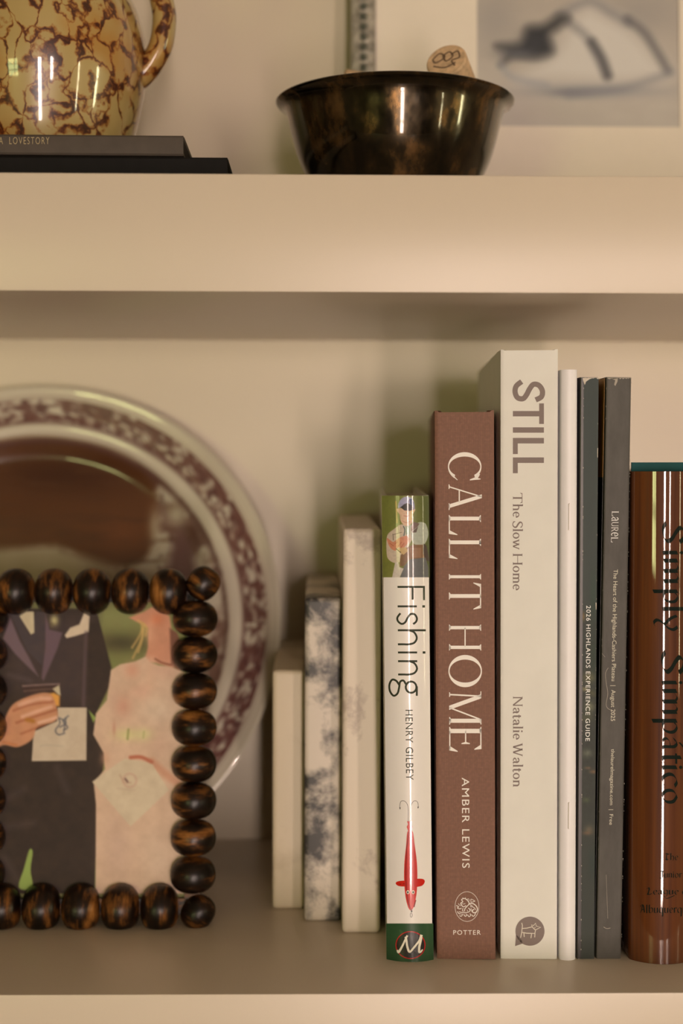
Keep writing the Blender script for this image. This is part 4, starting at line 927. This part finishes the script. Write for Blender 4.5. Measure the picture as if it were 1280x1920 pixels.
# ---------------------------------------------------------------- mottled jug
JC = at(80, 200, 0.122); JZ = zg1+0.0004
jug = empty('jug', Matrix.Translation((JC.x, 0.122, JZ)), 'yellow and brown mottled glazed jug standing on the lying books', 'jug')
def jug_mat():
    m, nt, b_ = nodes('mottled_glaze'); v = coords(nt)
    n0 = N(nt, 'ShaderNodeTexNoise', Scale=55, Detail=4.0); nt.links.new(v, n0.inputs['Vector'])
    ad = nt.nodes.new('ShaderNodeVectorMath'); ad.operation = 'MULTIPLY_ADD'; ad.inputs[1].default_value = (.03, .03, .03); nt.links.new(n0.outputs['Color'], ad.inputs[0]); nt.links.new(v, ad.inputs[2])
    st = nt.nodes.new('ShaderNodeMapping'); st.inputs['Scale'].default_value = (1, 1, 0.62); nt.links.new(ad.outputs[0], st.inputs[0])
    vo = nt.nodes.new('ShaderNodeTexVoronoi'); vo.feature = 'DISTANCE_TO_EDGE'; vo.inputs['Scale'].default_value = 92; nt.links.new(st.outputs[0], vo.inputs['Vector'])
    n2 = N(nt, 'ShaderNodeTexNoise', Scale=150, Detail=3.0); nt.links.new(v, n2.inputs['Vector'])
    s1 = N(nt, 'ShaderNodeMath', operation='MULTIPLY_ADD'); nt.links.new(n2.outputs[0], s1.inputs[0]); s1.inputs[1].default_value = -0.36; nt.links.new(vo.outputs['Distance'], s1.inputs[2])
    veins = ramp(nt, s1.outputs[0], [(0.0, (1,1,1)), (0.01, (0.0,0,0))]); 
    s1b = N(nt, 'ShaderNodeMath', operation='ADD'); nt.links.new(s1.outputs[0], s1b.inputs[0]); s1b.inputs[1].default_value = 0.30
    base = ramp(nt, s1b.outputs[0], [(0.10, (0.050, 0.014, 0.007)), (0.145, (0.13, 0.036, 0.012)), (0.18, (0.32, 0.15, 0.035)), (0.235, (0.43, 0.32, 0.125))])
    n3 = N(nt, 'ShaderNodeTexNoise', Scale=26, Detail=2.0); nt.links.new(v, n3.inputs['Vector'])
    mx = nt.nodes.new('ShaderNodeMix'); mx.data_type = 'RGBA'; mx.blend_type = 'MULTIPLY'
    nt.links.new(base, mx.inputs[6]); nt.links.new(ramp(nt, n3.outputs[0], [(0.36, (0.95, 0.66, 0.36)), (0.50, (1, 1, 1))]), mx.inputs[7]); mx.inputs[0].default_value = 0.8
    nt.links.new(mx.outputs[2], b_.inputs['Base Color']); b_.inputs['Roughness'].default_value = 0.3; b_.inputs['Coat Weight'].default_value = 1.0; b_.inputs['Coat Roughness'].default_value = 0.04; return m
JM = jug_mat()
def smooth_prof(pts, k=5): return [tuple(p) for p in smooth_pts(pts, False, k)]
outer = smooth_prof([(.034,0),(.041,.003),(.0455,.014),(.0490,.027),(.0522,.042),(.0533,.056),(.0522,.070),(.0485,.083),(.0435,.093),(.036,.107),(.031,.120),(.030,.133),(.0325,.146),(.0365,.156)])
inner_ = smooth_prof([(.0345,.1565),(.0300,.146),(.0275,.133),(.0285,.120),(.0335,.107),(.041,.093),(.0495,.070),(.0505,.056),(.046,.025),(.036,.006),(.0005,.004)])
b = MB(); b.lathe([(.0005, 0.0006)]+outer+inner_, 72); b.build('body', JM, jug)
def jl(px, py): p = at(px, py, 0.122); return (p.x-JC.x, 0, p.z-JZ)
hp = [jl(x, y) for x, y in ((225,-230),(262,-215),(292,-160),(302,-90),(300,-20),(308,30),(303,80),(287,115),(266,142),(250,150))]
hp[0] = (0.030, 0, 0.150); 
b = MB(); b.tube([tuple(q) for q in smooth_pts(hp, False, 5)], [0.0062]*(5*(len(hp)-1)+1), 16, 1.25); b.build('handle', JM, jug)

# ---------------------------------------------------------------- patinated metal bowl with corks
BC = at(740, 200, 0.13); BZ = ZU1
bowl = empty('bowl', Matrix.Translation((BC.x, 0.13, BZ)), 'dark patinated metal bowl with flared rim and wine corks in it', 'bowl')
def patina():
    m, nt, b_ = nodes('dark_patina'); v = coords(nt, (1, 1, 0.55)); n = N(nt, 'ShaderNodeTexNoise', Scale=75, Detail=6.0, Roughness=.6); nt.links.new(v, n.inputs['Vector'])
    nt.links.new(ramp(nt, n.outputs[0], [(0.36, (0.010, 0.008, 0.005)), (0.52, (0.040, 0.028, 0.014)), (0.68, (0.20, 0.11, 0.04))]), b_.inputs['Base Color'])
    b_.inputs['Metallic'].default_value = 0.85; b_.inputs['Coat Weight'].default_value = 0.7; b_.inputs['Coat Roughness'].default_value = 0.03
    nt.links.new(ramp(nt, n.outputs[0], [(0.35, (.16,.16,.16)), (0.7, (.34,.34,.34))]), b_.inputs['Roughness'])
    n2 = N(nt, 'ShaderNodeTexNoise', Scale=150, Detail=2.0); nt.links.new(v, n2.inputs['Vector']); bump(nt, b_, n2.outputs[0], 0.10, 0.0004); return m
BH = 0.90
ou = smooth_prof([(.024,.0003),(.031,.001),(.039,.010),(.0458,.0256),(.0508,.038),(.0542,.052),(.0565,.0625),(.0585,.0665),(.0618,.0685)], 6)
inn = smooth_prof([(.0624,.0694),(.0612,.0702),(.0575,.0685),(.0552,.0625),(.0528,.052),(.0493,.038),(.0443,.0265),(.037,.0115),(.028,.0035),(.0003,.003)], 5)
b = MB(); b.lathe([(r_, z_*BH) for r_, z_ in [(.0003, .0006)]+ou+inn], 96); b.build('bowl_wall', patina(), bowl)
cork_m = mat('cork', (0.60, 0.42, 0.25), 0.8, var=0.28, vs=260, bs=.3, bscale=700, bd=0.0004)
cork_end = mat('cork_print', (0.16, 0.10, 0.06), 0.8, var=0.1)
def cork(top, axis, label, r=0.0105, ln=0.038, doodle=False):
    ax = Vector(axis).normalized(); z = -ax   # axis points from the seen end into the bowl
    Mx = Matrix.Translation(Vector(top)+ax*ln) @ z.to_track_quat('Z', 'Y').to_matrix().to_4x4()
    o = empty('cork', Mx, label, 'cork', 'corks in the metal bowl')
    b = MB(); b.lathe([(.0001,0),(r-.0008,0),(r,.0008),(r,ln-.0008),(r-.0008,ln),(.0001,ln)], 32); b.build('cork_body', cork_m, o)
    if doodle:
        P_ = []
        for pts in ([(-.7,.1),(-.4,.45),(-.1,.2),(-.5,-.1),(-.7,.1)], [(-.2,.3),(.1,.5),(.3,.2),(0,-.05),(-.2,.3)], [(.2,.3),(.5,.5),(.65,.1),(.3,-.05),(.5,-.4)], [(-.6,-.3),(0,-.45),(.5,-.2)]):
            P_ += ribbon([(a*r, c_*r) for a, c_ in pts], r*.09)
        d = MB()
        for q in P_: d.add([(x, y, ln+.00008) for x, y in q], [(0,1,2,3)])
        d.build('end_print', cork_end, o)
    return o
tp = at(836, 113, 0.104)
cork(tp, (0.35, 0.82, -0.45), 'upright wine cork with scribbled print showing above the bowl rim', doodle=True)
tp2 = at(683, 142, 0.155)
cork((tp2.x-.012, .15, tp2.z-.0085), (0.93, 0.1, -0.12), 'wine cork whose edge barely shows over the left of the bowl rim')
for (x, y, z, ax, note) in ((-.026, -.012, .0155, (1, .15, .02), 'nearest its front wall'), (-.022, .014, .0165, (1, -.1, .02), 'nearest its back wall'), (-.024, .002, .0355, (1, .05, .0), 'across the two bottom corks')):
    cork((BC.x+x, .13+y, BZ+z), ax, 'wine cork lying inside the bowl, '+note)

# ---------------------------------------------------------------- framed charcoal drawing
AT = R(4.0); AY = 0.222
AM = Matrix.Translation((at(1084, 300, AY).x, AY, ZU1)) @ Matrix.Rotation(-AT, 4, 'X')
art = empty('framed_drawing', AM, 'charcoal drawing in a wide cream mat and slim silvered frame leaning behind the bowl', 'picture')
AS = Surf(AM)
xl_ = AS.hit(657, 150, 0).x; xr_ = -xl_; HT = 0.34; RW = AS.hit(704, 150, 0).x-xl_
silver = mat('worn_silver_leaf', (0.30, 0.28, 0.23), 0.45, metal=.4, var=0.4, vs=260, bs=.6, bd=.0012, bscale=300)
def rail(x0, x1, z0, z1):
    b = MB(); b.box(x0, x1, -0.006, 0.012, z0, z1); o = b.build('frame_rail', silver, art, bevel=.002)
    bb = MB()
    if z1-z0 > x1-x0:
        n_ = int((z1-z0)/0.006); cx_ = (x0+x1)/2
        for i in range(n_): bb.lathe([(0.0001,-.0024),(.0017,-.0017),(.0024,0),(.0017,.0017),(.0001,.0024)], 8, cx_, -.006, z0+.004+i*(z1-z0-.008)/max(1, n_-1))
    else:
        n_ = int((x1-x0)/0.006); cz_ = (z0+z1)/2
        for i in range(n_): bb.lathe([(0.0001,-.0024),(.0017,-.0017),(.0024,0),(.0017,.0017),(.0001,.0024)], 8, x0+.004+i*(x1-x0-.008)/max(1, n_-1), -.006, cz_)
    bd = bb.build('rail_beading', mat('dark_beading', (0.10, 0.11, 0.09), .5, metal=.3), o); bd['kind'] = 'stuff'
rail(xl_, xl_+RW, 0, HT); rail(xr_-RW, xr_, 0, HT); rail(xl_+RW, xr_-RW, 0, RW); rail(xl_+RW, xr_-RW, HT-RW, HT)
# mat with a window cut for the drawing
pA = AS.hit(894, 236, 0); pB = AS.hit(1274, 236, 0); wz0 = pA.z; wz1 = AS.hit(1080, -196, 0).z; wx0, wx1 = pA.x, pB.x
b = MB(); X0, X1, Z0_, Z1_ = xl_+RW-.002, xr_-RW+.002, RW-.002, HT-RW+.002
b.box(X0, wx0, -.0002, .0022, Z0_, Z1_); b.box(wx1, X1, -.0002, .0022, Z0_, Z1_); b.box(wx0, wx1, -.0002, .0022, Z0_, wz0); b.box(wx0, wx1, -.0002, .0022, wz1, Z1_)
b.build('mat_board', mat('mat_board', (0.80, 0.74, 0.64), .8, var=.01), art)
b = MB(); b.box(X0, X1, .003, .008, Z0_, Z1_); b.build('backing_board', bpy.data.materials['dark_board'], art)
Xg, Yg = pxgrid(888, 1280, -200, 242, 2.4)
c = Canvas((Xg-500)*1.641, Yg*1.641, (178, 158, 134)); X, Y = c.X, c.Y    # drawing units
c.mix(.5*np.clip(Y/400, 0, 1), (200, 184, 160)); c.mix(.35*fbm(X/120, Y/60, 3), (150, 134, 116)); c.blob(1150, 40, 160, 90, (150, 136, 120), .6); c.blob(700, 60, 90, 120, (150, 136, 120), .6)
c.poly([(770,250),(880,140),(930,50),(990,10),(1060,40),(1130,80),(1200,160),(1240,235),(1100,270),(900,260)], (200, 183, 160), 70, True, .8)
c.line([(900,45),(990,5),(1060,40),(1110,70)], (120, 112, 106), 14, 40, .75); c.line([(1110,60),(1160,100),(1200,160),(1232,215)], (84, 78, 74), 18, 34, .8)
c.line([(930,70),(980,110),(1010,160),(1045,232)], (110, 102, 96), 16, 36, .7); c.line([(1000,130),(1030,180),(1048,232)], (74, 68, 64), 22, 30, .85)
c.poly([(705,140),(780,130),(800,85),(850,75),(900,45),(930,55),(900,85),(870,110),(880,160),(830,180),(760,175),(720,200),(740,165)], (58, 54, 50), 40, True, .95)
c.blob(825, 130, 50, 45, (66, 62, 60), .8); c.blob(770, 165, 70, 22, (96, 90, 86), .8)
c.blob(1000, 280, 260, 26, (138, 130, 122), .8); c.blob(930, 285, 70, 16, (120, 112, 106), .7); c.line([(720,200),(760,240),(860,262)], (150, 142, 134), 14, 30, .8); c.line([(930,292),(1100,270),(1240,225)], (128, 120, 114), 16, 34, .7)
sub_print('charcoal_drawing', art, Surf(AM, lambda u: .0010), print_mat('charcoal_print', .8, spec=.2), Xg, Yg, np_alb(c.c, 1.05), 2.4, 0.0)['label'] = 'soft charcoal drawing of a humped pale form with a dark brushy mark'
